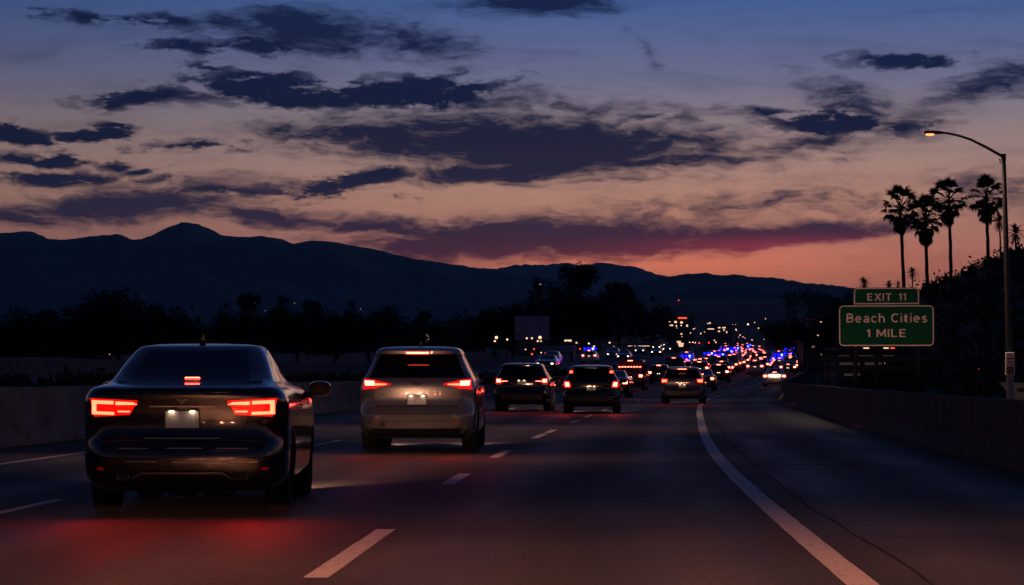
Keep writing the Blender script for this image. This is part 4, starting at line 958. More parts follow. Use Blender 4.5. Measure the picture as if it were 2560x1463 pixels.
    if style == 'arrow':
        mb = MB(); ring = lambda k, y: [(-.525+.052*k*math.cos(a), y, .44+.052*k*math.sin(a)) for a in [2*math.pi*i/18 for i in range(18)]]
        y0 = sh.Y(.52, .44); mb.loft([ring(1, y0+.05), ring(1, y0-.03), ring(.94, y0-.038), ring(.84, y0-.03), ring(.80, y0+.03)], True, False); e = mb.build('exhaust_tip', 'tip_steel', root, True)
        mb = MB(); mb.add(ring(.84, y0-.012), [tuple(range(18))]); mb.build('exhaust_hole', 'seam', e)
        mb = MB(); patch(mb, sh, [(-.06, 1.055), (.06, 1.055), (.05, 1.09), (-.05, 1.09)], .010, 4, 2); patch(mb, sh, [(-.10, 1.068), (-.06, 1.055), (-.05, 1.09), (-.10, 1.078)], .010, 2, 2); patch(mb, sh, [(.06, 1.055), (.10, 1.068), (.10, 1.078), (.05, 1.09)], .010, 2, 2); em = mb.build('emblem', 'plastic_black', root, True)
        mb = MB(); rod(mb, sh, [(-.10, 1.073), (-.05, 1.052), (0, 1.044), (.05, 1.052), (.10, 1.073)], .007, .014); rod(mb, sh, [(-.02, 1.072), (0, 1.085), (.025, 1.07)], .008, .016); mb.build('emblem_rim', 'chrome', em)
        mb = MB(); rod(mb, sh, [(-.56, .895), (-.50, .893)], .015, .006); rod(mb, sh, [(.50, .893), (.58, .895)], .015, .006); mb.build('model_badge', 'chrome', root)
    fin(root, 1.1, H+.0) if style in ('arrow', 'square') else None
    mirrors(root, W-.06, 3.05, zz(1.12), 'plastic_black'); handles(root, sh, (1.45, 2.5), zz(1.0)); side_seams(root, sh, (1.35, 2.35, 3.35), .36*s, zz(1.12))
    seats(root, 1.45, (-.42, .42), .65, .72); seats(root, 2.4, (-.38, .38), .62, .78)
    return root

hero = [make_sedan('near black sedan with lit C-shaped tail lamps, largest car in view', (-2.80, 21.05, 0), R(1.2)),
make_suv('hatchback', 'silver hatchback with round exhaust and long roof brake light, second nearest car', (-1.46, 38.0, 0), R(-1.6), 'paint_silver', 'arrow', 1.655, .905),
make_suv('sport_utility', 'black sport utility car right of the silver hatchback, two lit plate lamps', (.31, 82.0, 0), R(-4.0), 'paint_black', 'square', 1.61, .93, 'plastic_black', 'tail_core_hot'),
make_suv('crossover', 'black crossover with small brake lamps high beside its rear glass', (2.46, 77.2, 0), R(-3.2), 'paint_black', 'high', 1.52, .89, 'plastic_black'),
make_suv('crossover', 'grey-silver crossover next to the white edge line with lit roof brake light', (7.06, 103.0, 0), R(-6.2), 'paint_grey', 'wedge', 1.555, .90, 'plastic_black')]
hero[0].scale = (.955, 1, 1)
for i, (h_, ln_) in enumerate(zip(hero, (4.9, 4.55, 4.55, 4.55, 4.55))): beams(h_, .62, ln_, .68, (120000, 100000, 30000, 30000, 30000)[i], (-3.3, -2.4, -2.2, -2.2, -2.2)[i], (.0044, .0026, .006, .006, .006)[i], (1.0, .47, .28))
def tail_glow(root, x, z, power):
    for s in (-1, 1):
        l = bpy.data.lights.new('tail_lamp_glow', 'SPOT'); l.energy = power; l.color = (1.0, .02, .015); l.spot_size = R(125); l.spot_blend = .9; l.shadow_soft_size = .12
        o = bpy.data.objects.new('tail_lamp_glow', l); COL.objects.link(o); o.parent = root; o.location = (s*x, -.05, z); o.rotation_euler = (R(-62), 0, 0)
for h_, x_, z_, p_ in zip(hero, (.68, .74, .76, .74, .74), (.92, 1.07, 1.04, 1.0, 1.0), (26, 14, 16, 20, 10)): tail_glow(h_, x_, z_, p_)

# ---------------------------------------------------------------- traffic farther ahead: lighter builds of the same cars
def low_car(kind, paint, on=True):
    """returns a root-less list of (name, mesh, loc) parts, sub list"""
    if kind == 'sedan':
        K = [(.22, .82, .2, 4.6, .2, .06), (.40, .91, .0, 4.8, .25, .1), (.62, .915, .0, 4.8, .25, .1), (.85, .915, .04, 4.6, .22, .1), (1.0, .88, .04, 3.9, .2, .1), (1.06, .80, .3, 3.5, .2, .1), (1.10, .76, .5, 3.3, .18, .1), (1.40, .62, 1.25, 2.6, .12, .08), (1.44, .55, 1.4, 2.45, .12, .05)]
        sh = Shell(K, 2, 4, 3, 7); wz = (6, 7); lz, H = .82, 1.44
    elif kind == 'van':
        K = [(.25, .86, .1, 4.9, .15, .03), (.45, .98, .0, 5.1, .14, .03), (.9, .99, .0, 5.1, .12, .03), (1.15, .985, .02, 4.8, .12, .03), (1.25, .97, .03, 4.3, .12, .03), (1.75, .90, .08, 3.7, .12, .03), (2.05, .84, .12, 3.5, .14, .03), (2.12, .70, .3, 3.3, .14, .02)]
        sh = Shell(K, 2, 4, 3, 7); wz = (4, 5); lz, H = 1.0, 2.12
    else:
        sh, s = suv_shell(1.66, .915, 4.5, 1, 4, 3, 7, 0); wz = (9, 11); lz, H = .98, 1.66
    w = dict(z=wz, rear=3, s0=0, s1=6, pillars=[3]); b = sh.body(w, .01); b.m = [0 if m == 0 or m == 5 else 1 for m in b.m]
    bm = MB(); gm = MB()
    for f, m in zip(b.f, b.m): (bm if m == 0 else gm).add([b.v[i] for i in f], [tuple(range(len(f)))])
    parts = [('body', weld(bm, paint), (0, 0, 0)), ('windows', weld(gm, 'glass_black'), (0, 0, 0))]
    lm = {}
    for q in (-1, 1):
        f = (lambda c: c) if q > 0 else mir
        mb = MB(); patch(mb, sh, f([(.60, lz-.09), (.85, lz-.09), (.85, lz+.10), (.56, lz+.09)]), .012, 4, 2, 0); patch(mb, sh, f([(.61, lz-.07), (.83, lz-.07), (.83, lz+.08), (.60, lz+.08)]), .024, 3, 2, 1)
        parts.append(('tail_lamp', mb.mesh('tail_lamp', ['tail_lens', 'far_tail']), (0, 0, 0)))
    if kind != 'sedan':
        mb = MB(); patch(mb, sh, [(-.17, H-.10), (.17, H-.10), (.17, H-.07), (-.17, H-.07)], .012, 2, 1); parts.append(('brake_light', mb.mesh('brake_light', 'far_tail'), (0, 0, 0)))
    else:
        mb = MB(); patch(mb, sh, [(-.14, 1.11), (.14, 1.11), (.14, 1.135), (-.14, 1.135)], .012, 2, 1); parts.append(('brake_light', mb.mesh('brake_light', 'far_tail'), (0, 0, 0)))
    mb = MB(); pz = lz-.14; patch(mb, sh, [(-.16, pz-.075), (.16, pz-.075), (.16, pz+.075), (-.16, pz+.075)], .012, 1, 1, 0); patch(mb, sh, [(-.11, pz+.06), (-.05, pz+.06), (-.05, pz+.085), (-.11, pz+.085)], .03, 1, 1, 1); patch(mb, sh, [(.05, pz+.06), (.11, pz+.06), (.11, pz+.085), (.05, pz+.085)], .03, 1, 1, 1)
    parts.append(('licence_plate', mb.mesh('licence_plate', ['plate', 'plate_lamp']), (0, 0, 0)))
    wm = MB()
    for y in (.95, 3.6): wm.tube([(-.115, 0, 0), (.115, 0, 0)], .33, 14)if y < 1 else None
    me = wm.mesh('wheel', 'rubber', True)
    for y in (.95, 3.6):
        for q in (-1, 1): parts.append(('wheel', me, (q*.79, y, .33)))
    # front lamps (seen on oncoming cars)
    hm = MB(); L_ = sh.L(sh.tz(.66)); yf = L_[3]
    return parts, yf
def weld(mb, m):
    me = mb.mesh('body', m, False); bm = bmesh.new(); bm.from_mesh(me); bmesh.ops.remove_doubles(bm, verts=bm.verts, dist=1e-4); bm.to_mesh(me); bm.free()
    me.polygons.foreach_set('use_smooth', [True]*len(me.polygons)); me.set_sharp_from_angle(angle=R(35)); return me
KIT = {}
def kit(kind, paint):
    if (kind, paint) not in KIT: KIT[(kind, paint)] = low_car(kind, paint)
    return KIT[(kind, paint)]
HEADL = MB(); HEADL.rbox((0, 0, 0), (.22, .10, .12), .03); HEADL = HEADL.mesh('headlight', 'head_lamp', True)
def car(kind, paint, label, off, d, group=None, rz=None, dz=0.0, name=None, on_off=0, front=False, lamps=True, X=None):
    parts, yf = kit(kind, paint); p = rp(off, d, dz)
    if X is not None: p.x = X
    nm = name or {'sedan': 'sedan', 'suv': 'sport_utility', 'van': 'van'}[kind]
    t = thing(nm, label, 'car' if kind != 'van' else 'van', p, heading(d) if rz is None else rz, group)
    for n, me, loc in parts:
        if not lamps and n in ('tail_lamp', 'brake_light', 'licence_plate'): continue
        link(n, me, t, loc)
    if front:
        for q in (-1, 1): link('headlight', HEADL, t, (q*.62, yf-.18, .68))
    return t
def lay(px, py_bottom, d, dz=0): return (px-1280)/F*d
# individually visible cars
ind = [('sedan', 'paint_black', 'dark car half hidden behind the right side of the high-lamp crossover', 1527, 128, 'sedan', None),
       ('van', 'paint_red', 'tall dark red van with a bright row across its rear behind the black crossover', 1575, 168, 'van', 'van'),
       ('suv', 'paint_black', 'dark car between the tall van and the grey-silver crossover', 1646, 205, 'sport_utility', None),
       ('sedan', 'paint_grey', 'dark sedan tucked behind the right side of the grey-silver crossover', 1752, 168, 'sedan', None),
       ('suv', 'paint_red', 'dark reddish car right of the grey-silver crossover, both lamps lit', 1796, 213, 'sport_utility', None),
       ('van', 'paint_black', 'dark high van above the left roof edge of the grey-silver crossover', 1684, 236, 'van', None),
       ('suv', 'paint_grey', 'red-lit car just left above the grey-silver crossover roof', 1748, 245, 'sport_utility', None)]
for kind, paint, lab, px, d, nm, cat in ind:
    car(kind, paint, lab, 0, d, None, name=nm, X=(px-1280)/F*d)
wc = car('sedan', 'paint_white', 'white car alone on the right shoulder with bright white rear light bar', 0, 192, None, X=(1936-1280)/F*192, name='sedan')
mb = MB(); mb.rbox((0, -.02, .86), (.9, .05, .10), .02); mb.build('light_bar', 'plate_lamp', wc)
# glowing row across the tall van's rear
vroot = [o for o in bpy.data.objects if o.parent is None and o.get('label', '').startswith('tall dark red van')][0]
mb = MB()
for k in range(8): mb.rbox((-.72+.2*k, .02, 1.62), (.11, .06, .06), .015)
mb.build('bright_row', 'tail_core_hot', vroot)
mb = MB(); mb.tube([(-.8, .5, 2.2), (.8, .5, 2.2)], .03, 6); mb.tube([(-.8, 2.5, 2.2), (.8, 2.5, 2.2)], .03, 6); mb.tube([(-.75, .3, 2.22), (-.75, 2.8, 2.22)], .03, 6); mb.tube([(.75, .3, 2.22), (.75, 2.8, 2.22)], .03, 6)
for x in (-.75, .75):
    for y in (.5, 2.5): mb.tube([(x, y, 2.05), (x, y, 2.22)], .025, 6)
mb.build('roof_rack', 'dark_steel', vroot)
# the jam: rows of small cars
rt = random.Random(41)
LANES = [1.75, 5.05, 8.35]
PA = ['paint_black', 'paint_grey', 'paint_silver', 'paint_white', 'paint_navy', 'paint_red']
POLICE_AT = [(1716, 330), (1772, 345), (1800, 352), (1822, 420), (1872, 640), (1866, 560), (1948, 350), (1972, 372), (1840, 500)]
for li, off in enumerate(LANES):
    d = 248+rt.uniform(0, 6)+(12 if li == 0 else 0)
    while d < 690:
        x = edge(d)-off; px = 1280+x/d*F
        if not any(abs(d-pd) < 7 and abs(px-pp) < 1.9/d*F for pp, pd in POLICE_AT):
            car(rt.choice(['sedan', 'suv', 'suv', 'sedan', 'van' if rt.random() < .3 else 'suv']), rt.choice(PA), 'small far car with red tail lights in the distant jam', off+rt.uniform(-.35, .35), d, 'cars in the distant traffic jam', name='far_car')
        d += rt.uniform(5.7, 8.4)
d = 268; si = 0               # exit lane on the right
SO = ['nearest', 'second nearest', 'third nearest', 'fourth nearest', 'fifth nearest', 'sixth nearest', 'seventh nearest', 'eighth nearest', 'ninth nearest', 'tenth nearest', 'eleventh nearest', 'twelfth nearest']
while d < 430:
    if not any(abs(d-pd) < 9 and abs((edge(d)+1.8)/d*F+1280-pp) < 30 for pp, pd in POLICE_AT):
        car(rt.choice(['sedan', 'suv']), rt.choice(PA), SO[si]+' of the small cars on the far right shoulder', -1.8+rt.uniform(-.3, .3), d, 'cars on the far right shoulder', name='far_car'); si += 1
    d += rt.uniform(13, 22)
ORD = ['nearest', 'second nearest', 'third nearest', 'fourth nearest', 'fifth nearest', 'sixth nearest', 'seventh nearest', 'eighth nearest', 'ninth nearest', 'farthest']
for oi, (d, off) in enumerate([(222, 19), (262, 23), (318, 19.5), (352, 23.2), (398, 19), (430, 23), (470, 19.4), (520, 22.8), (560, 19.2), (600, 23)]):
    p = rp(off, d, .9); car(rt.choice(['sedan', 'suv']), rt.choice(PA), ORD[oi]+' oncoming car with white headlights on the raised carriageway', off, d, 'oncoming cars on the raised carriageway', rz=heading(d)+math.pi, dz=.9, front=True, name='far_car', lamps=False)
# emergency vehicles with blue light bars
def light_bar(root, z, y, w=1.45):
    b = MB(); b.rbox((0, y, z+.02), (w+.06, .30, .04), .01); base = b.build('light_bar', 'plastic_black', root)
    n = 6
    for k in range(n):
        m = MB(); m.rbox((-w/2+w/n*(k+.5), y, z+.16), (w/n-.03, .30, .17), .04); m.build('blue_lens', ('blue_lamp', 'plastic_black', 'blue_lamp', 'plastic_black', 'blue_core', 'blue_lamp')[k], base, True)
    m = MB(); m.rbox((-.35, y-.78, z-.40), (.34, .05, .12), .015); m.rbox((.35, y-.78, z-.40), (.34, .05, .12), .015); m.build('rear_strobe', 'blue_lamp', root)
GP = 'police cars with blue lights in the jam'
plab = ['leftmost blue-flashing police car in the lanes', 'police car at the left of the wide blue cluster', 'police car at the right of the wide blue cluster', 'police car between the wide blue cluster and the far one',
        'farthest police car, highest blue light', 'police car just below the highest blue light', 'police car with blue lights on the right shoulder', 'rightmost police car with blue lights on the shoulder', 'small far police car in the middle of the jam']
for (px, d), lab in zip(POLICE_AT, plab):
    t = car('suv' if d % 2 else 'sedan', 'paint_white', lab, 0, d, GP, name='police_car', X=(px-1280)/F*d); light_bar(t, 1.66 if d % 2 else 1.44, 1.6)
for px, d, lab in [(1472, 296, 'police car with blue lights beyond the median, left of all others')]:
    t = car('suv', 'paint_white', lab, 0, d, None, dz=.9, name='police_car', X=(px-1280)/F*d, rz=heading(d)); light_bar(t, 1.66, 1.6)
for px, d, lab in [(1716, 337.5, 'white van added to catch blue light ahead of the leftmost police car'), (1786, 359, 'added white van lit blue in the middle of the wide blue cluster'), (1812, 372, 'added white rescue van with blue lights at the right of the wide cluster'),
                   (1868, 650, 'added white van lit blue beside the highest blue light'), (1946, 358, 'added white van lit blue on the right shoulder'), (1974, 380, 'added white rescue van at the far right of the shoulder')]:
    t = car('van', 'paint_white', lab, 0, d, 'white vans added to catch the police lights', name='glow_catch_van', X=(px-1280)/F*d)  # vans added as pale surfaces that spread the blue glow
    if 'rescue' in lab: light_bar(t, 2.12, 1.0, 1.6)

# two cars behind the camera whose headlights reach the road ahead
f1 = car('suv', 'paint_grey', 'following car behind the viewpoint with lit headlights', 0, -6.6, 'cars following behind', name='following_car', front=True, lamps=False, X=.25, rz=R(-2)); beams(f1, .62, 4.62, .70, 230000, -2.0, .0098, (1.0, .33, .16), kick=True)
f2 = car('sedan', 'paint_black', 'following car in the left lane with lit headlights', 0, -9.5, 'cars following behind', name='following_car', front=True, lamps=False, X=-3.1, rz=R(-1)); beams(f2, .62, 4.95, .68, 160000, -2.15, .00015, (1.0, .34, .17), spread=14)

# ================================================================== ROADSIDE
# street lamp with curved arm
def street_lamp():
    d = 75.0; top = at(2512, 392, d); bx = (2526-1280)/F*d; g = 0.0
    t = thing('street_lamp', 'lit street lamp with long curved arm on the right roadside', 'street lamp', (bx, d, g), 0)
    T = top-Vector((bx, d, g)); base = Vector((0, 0, 0))
    mb = MB(); mb.tube([(0, 0, -.2), T*.5, T], [.115, .088, .062], 14); mb.build('pole', 'dark_steel', t, True)
    mb = MB(); mb.tube([(0, 0, 0), T*.155], [.118, .112], 14); mb.build('pole_sleeve', 'aluminium', t, True)
    arm = []
    for px, py in [(2512, 392), (2470, 368), (2430, 348), (2400, 338), (2372, 332), (2356, 331)]: arm.append(at(px, py, d)-Vector((bx, d, g)))
    mb = MB(); mb.tube(arm, [.045, .042, .038, .036, .034, .034], 10); mb.build('arm', 'dark_steel', t, True)
    mb = MB(); mb.tube([T+Vector((0, 0, -.1)), T+Vector((0, 0, .10))], .075, 12); mb.tube([T+Vector((-.09, 0, -.18)), T+Vector((-.13, 0, -.05))], .02, 6); mb.build('bracket', 'dark_steel', t, True)
    c = at(2336, 331, d)-Vector((bx, d, g)); mb = MB(); rings = []
    for u, k, hz in ((.29, .45, .035), (.22, .8, .05), (.02, 1.0, .06), (-.14, 1.0, .06), (-.24, .75, .05), (-.28, .35, .03)):
        rings.append([c+Vector((u, .13*k*math.cos(a), hz*math.sin(a)+.01)) for a in [2*math.pi*i/12 for i in range(12)]])
    mb.loft(rings); h = mb.build('lamp_head', 'dark_steel', t, True)
    mb = MB(); rings = []
    for z, k in ((-.030, 1.0), (-.065, .9), (-.085, .5)): rings.append([c+Vector((-.10+.15*k*math.cos(a), .105*k*math.sin(a), z)) for a in [2*math.pi*i/14 for i in range(14)]])
    mb.loft(rings); mb.build('lamp_glass', 'warm_lamp', h, True)
    l = bpy.data.lights.new('lamp_light', 'SPOT'); l.energy = 1300; l.color = (1, .62, .34); l.spot_size = R(150); l.spot_blend = .5; l.shadow_soft_size = .12
    lo = bpy.data.objects.new('lamp_light', l); COL.objects.link(lo); lo.parent = t; lo.location = c+Vector((-.1, 0, -.12))
    # marker box on the pole
    b = at(2522, 910, d); b = b-Vector((bx, d, g)); bt = tag(link('marker_box', None, None, (bx+b.x, d-.14, b.z)), 'scuffed pale call box with red bands on the lamp pole', 'call box')
    mb = MB(); mb.rbox((0, 0, 0), (.27, .16, .70), .02); mb.build('case', 'plate', bt, True)
    for z, hh in ((.16, .035), (.05, .03), (-.02, .016)): 
        mb = MB(); mb.box((0, -.083, z), (.25, .006, hh)); mb.build('red_band', 'red_paint', bt)
    mb = MB(); mb.box((0, -.083, -.20), (.21, .006, .24)); mb.build('door', 'trim_grey', bt); mb = MB(); mb.box((-.10, -.084, -.2), (.05, .006, .16)); mb.build('red_band', 'red_paint', bt)
street_lamp()

# exit sign
def rrect(w, h, r, n=5, corners=(1, 1, 1, 1)):
    pts = []
    for (cx, cz, a0, on) in ((w/2, h/2, 0, corners[0]), (-w/2, h/2, 90, corners[1]), (-w/2, -h/2, 180, corners[2]), (w/2, -h/2, 270, corners[3])):
        if not on: pts.append((cx, cz)); continue
        sx, sz = (1 if cx > 0 else -1), (1 if cz > 0 else -1)
        for k in range(n+1):
            a = R(a0+90*k/n); pts.append((cx-sx*r+r*math.cos(a), cz-sz*r+r*math.sin(a)))
    return pts
def arc(cx, cz, rx, rz, a0, a1, n=14): return [(cx+rx*math.cos(R(a0+(a1-a0)*i/n)), cz+rz*math.sin(R(a0+(a1-a0)*i/n))) for i in range(n+1)]
GLYPH = {'E': (.50, [[(0, 0), (0, 1)], [(0, .93), (.5, .93)], [(0, .5), (.44, .5)], [(0, .07), (.5, .07)]]), 'X': (.62, [[(0, 0), (.62, 1)], [(0, 1), (.62, 0)]]), 'I': (.02, [[(.01, 0), (.01, 1)]]),
    'T': (.58, [[(.29, 0), (.29, 1)], [(-.04, .93), (.62, .93)]]), '1': (.20, [[(.18, 0), (.18, 1)], [(.16, .90), (-.04, .74)]]), 'L': (.46, [[(0, 0), (0, 1)], [(0, .07), (.46, .07)]]),
    'M': (.72, [[(0, 0), (0, 1)], [(.72, 0), (.72, 1)], [(.02, .97), (.36, .22), (.70, .97)]]),
    'B': (.56, [[(0, 0), (0, 1)], [(0, .93), (.30, .93)]+arc(.30, .72, .22, .21, 90, -90)+[(0, .51)], [(0, .51), (.32, .51)]+arc(.32, .29, .24, .22, 90, -90)+[(0, .07)]]),
    'C': (.66, [arc(.36, .5, .35, .44, 45, 315, 22)]), 'c': (.50, [arc(.28, .36, .26, .30, 48, 312, 18)]),
    'e': (.54, [[(.03, .37), (.53, .37)]+arc(.28, .36, .26, .30, 3, 312, 20)]),
    'a': (.50, [arc(.26, .47, .22, .19, 150, 0, 8)+[(.48, 0)], arc(.25, .20, .21, .15, 0, 360, 20)]),
    'h': (.48, [[(0, 0), (0, 1.02)], [(0, .40)]+arc(.24, .42, .24, .24, 160, 0, 10)+[(.48, 0)]]),
    'i': (.02, [[(.01, 0), (.01, .70)], [(.01, .86), (.01, 1.02)]]), 't': (.36, [[(.14, .94), (.14, .20)]+arc(.30, .20, .16, .15, 180, 285, 6), [(-.04, .64), (.36, .64)]]),
    's': (.46, [arc(.24, .50, .19, .15, 35, 270, 10)[:-1]+arc(.23, .20, .20, .15, 90, -145, 10)])}
def text_mesh(s, gap=.30, word=.62, w=.155):
    """sign lettering drawn with even strokes, cap height 1"""
    mb = MB(); x = 0; lift = 0
    for ch in s:
        if ch == ' ': x += word; continue
        adv, strokes = GLYPH[ch]
        for st in strokes:
            lift += 1; vs_ = []; n = len(st)
            for i, p in enumerate(st):
                a, b = st[max(0, i-1)], st[min(n-1, i+1)]; dx, dz = b[0]-a[0], b[1]-a[1]; l = math.hypot(dx, dz) or 1; k = w/2
                if 0 < i < n-1:
                    d1 = Vector((p[0]-a[0], p[1]-a[1])).normalized(); d2 = Vector((b[0]-p[0], b[1]-p[1])).normalized(); k = w/2/max(.45, math.sqrt(max(.05, (1+d1.dot(d2))/2)))
                vs_ += [(x+p[0]-dz/l*k, p[1]+dx/l*k, .0015*(lift % 5)), (x+p[0]+dz/l*k, p[1]-dx/l*k, .0015*(lift % 5))]
            mb.add(vs_, [(2*i+1, 2*i+3, 2*i+2, 2*i) for i in range(n-1)])
        x += adv+gap
    return mb.mesh('lettering', 'sign_white')
def exit_sign():
    d = 117.0; P = F/d; c = at(2216, 814, d); g = ground_z(c.x, d)
    yaw = -math.atan2(c.x, d)*1.0
    t = thing('exit_sign', 'green freeway exit sign reading EXIT 11, Beach Cities, 1 MILE', 'road sign', (c.x, c.y, g), yaw)
    def panel(name, px0, py0, px1, py1, r, corners=(1, 1, 1, 1)):
        w, h = (px1-px0)/P, (py1-py0)/P; ox = ((px0+px1)/2-2216)/P; oz = HC+(HOR-(py0+py1)/2)/F*d-g
        def ring(w, h, r, y): return [Vector((ox+x, y, oz+z)) for x, z in rrect(w, h, r, 5, corners)]
        mb = MB(); mb.loft([ring(w, h, r, .03), ring(w, h, r, -.03)]); b = mb.build(name, 'sign_green', t)
        e = .055; mb = MB(); A, B = ring(w-.03, h-.03, r-.01, -.0345), ring(w-.03-2*e, h-.03-2*e, max(.02, r-.01-e), -.0345)
        n = len(A); mb.add(A+B, [(i, (i+1) % n, n+(i+1) % n, n+i) for i in range(n)]); mb.build('border', 'sign_white', b); return b, ox, oz
    b, ox, oz = panel('main_panel', 2098, 763, 2334, 866, .22)
    b2, ox2, oz2 = panel('exit_panel', 2135, 719, 2298, 761.5, .20, (1, 1, 0, 0))
    def put(s, px, py, hpx, wpx, parent, sp=1.1, word=.62):
        me = text_mesh(s, .30, word); xs = [v.co.x for v in me.vertices]; ys = [v.co.y for v in me.vertices]
        w, h = max(xs)-min(xs), max(ys)-min(ys); sx, sy = wpx/P/w, hpx/P/h; mx, my = (max(xs)+min(xs))/2, (max(ys)+min(ys))/2
        o = link('lettering', me, parent, ((px-2216)/P-mx*sx, -.040, HC+(HOR-py)/F*d-g-my*sy), (R(90), 0, 0), (sx, sy, 1))
    put('EXIT 11', 2217, 742.5, 19.5, 96, b2); put('Beach Cities', 2217, 795, 24, 199, b, word=.50); put('1 MILE', 2215, 833, 20, 97, b, word=.42)
    for k in (-.33, .33):
        x = k*4.45; mb = MB(); zt = HC+(HOR-725)/F*d-g; mb.box((x, .10, zt/2-.2), (.12, .10, zt+.4)); mb.box((x, .16, zt/2-.2), (.20, .012, zt+.4)); mb.build('post', 'dark_steel', t)
    for pz in (775, 808, 850): 
        mb = MB(); mb.box((0, .055, HC+(HOR-pz)/F*d-g), (4.2, .045, .07)); mb.build('rail', 'aluminium', t)
exit_sign()
# dark steel rail frame under the sign
def rail_frame():
    d = 126.0; P = F/d; x0 = (2052-1280)/P; x1 = (2402-1280)/P; g = ground_z(x0, d)
    t = thing('rail_frame', 'long dark steel rail frame on posts below the exit sign', 'rail', (x0, d, g), R(-1))
    zt = lambda py: HC+(HOR-py)/F*d-g
    for (a, b, th) in ((876, 888, .16), (890.5, 905, .12), (914, 927, .14)):
        mb = MB(); n = 8; W_ = x1-x0
        rings = []
        for u in (0, .04, .1, .9, .98, 1.0):
            k = .55 if u in (0, 1.0) else (.85 if u in (.04, .98) else 1); m_ = (zt(a)+zt(b))/2; h = (zt(a)-zt(b))/2*k
            rings.append([(u*W_, -th, m_-h), (u*W_, -th*1.3, m_), (u*W_, -th, m_+h), (u*W_, th, m_+h), (u*W_, th, m_-h)])
        mb.loft(rings); mb.build('beam', 'dark_steel', t, True)
    for px in (2070, 2140, 2192, 2290, 2338, 2390):
        mb = MB(); mb.box(((px-1280)/P-x0, .22, zt(874)/2-.15), (.20, .16, zt(874)+.3)); mb.build('post', 'dark_steel', t)
    mb = MB(); mb.tube([((2400-1280)/P-x0, -.2, zt(930)), ((2401-1280)/P-x0, -.2, zt(876))], .03, 8); mb.build('end_pipe', 'aluminium', t, True)
rail_frame()
# pale block behind the lamp pole
d = 84.0; P = F/d; tb = thing('concrete_block', 'pale concrete block wall with slots at the right picture edge', 'wall', ((2496-1280)/P, d, 0), 0)
zt = lambda py: HC+(HOR-py)/F*d
mb = MB(); mb.add([(0, 0, zt(956)), (0, .5, zt(956)), (.45, 0, zt(990)), (.45, .5, zt(990)), (1.7, 0, zt(990)), (1.7, .5, zt(990)), (1.7, 0, zt(957)), (1.7, .5, zt(957)), (.45, 0, -.1), (.45, .5, -.1), (1.7, 0, -.1), (1.7, .5, -.1)], [(0, 2, 4, 6), (1, 7, 5, 3), (0, 6, 7, 1), (0, 1, 3, 2), (2, 8, 10, 4), (3, 5, 11, 9), (2, 3, 9, 8), (6, 4, 5, 7), (4, 10, 11, 5)]); mb.build('wall', 'concrete', tb)
for k in range(2): mb = MB(); mb.box((.75+.42*k, -.015, zt(974)), (.28, .03, .10)); mb.build('slot', 'seam', tb)

# billboard seen from behind
d = 400; P = F/d; c = at(1330, 820, d); g = ground_z(c.x, d)
t = thing('billboard', 'pale grey-blue billboard on posts below the central trees', 'billboard', (c.x, d, g), R(-3))
for k in range(3): mb = MB(); mb.box((-1.85+1.85*k, 0, c.z-g), (1.83, .22, 3.85)); mb.build('panel', 'wall_pale', t)
for x in (-2.4, -.3, 2.3): mb = MB(); mb.tube([(x, .2, -.2), (x, .2, c.z-g+1)], .12, 8); mb.build('post', 'dark_steel', t)
for z in (1.2, -1.2):
    for x in (-2.2, 2.2): mb = MB(); mb.box((x, -.13, c.z-g+z), (.7, .05, .22)); mb.build('bracket', 'wall_dark', t)
# flag poles
for px, ty in ((1535, 818), (1565, 815), (1590, 822)):
    d = 455; x = (px-1280)/F*d; g = ground_z(x, d); h = HC+(HOR-ty)/F*d-g; t = thing('flag_pole', {1535: 'left one of three thin bare poles right of centre', 1565: 'middle one of three thin bare poles right of centre', 1590: 'right one of three thin bare poles right of centre'}[px], 'pole', (x, d, g), 0, 'three bare poles')
    mb = MB(); mb.tube([(0, 0, -.2), (0, 0, h)], [.09, .05], 8); mb.build('pole', 'aluminium', t, True); mb = MB(); mb.rbox((0, 0, h+.05), (.14, .14, .12), .03); mb.build('finial', 'aluminium', t)
# parked truck with pale sloping hood at the left side road
d = 330; t = thing('truck', 'pale blue-grey truck parked left of the blue police light', 'truck', ((1408-1280)/F*d, d, ground_z((1408-1280)/F*d, d)), R(80))
zb = HC+(HOR-882)/F*d-t.location.z
mb = MB(); mb.rbox((0, 1.7, zb+.45), (1.9, 2.6, .9), .08); mb.rbox((0, -.6, zb+.5), (1.9, 2.0, 1.0), .1); mb.build('body', 'wall_pale', t, True); mb = MB(); mb.rbox((0, .6, zb/2+.1), (1.8, 4.2, zb), .05); mb.build('chassis', 'dark_steel', t)

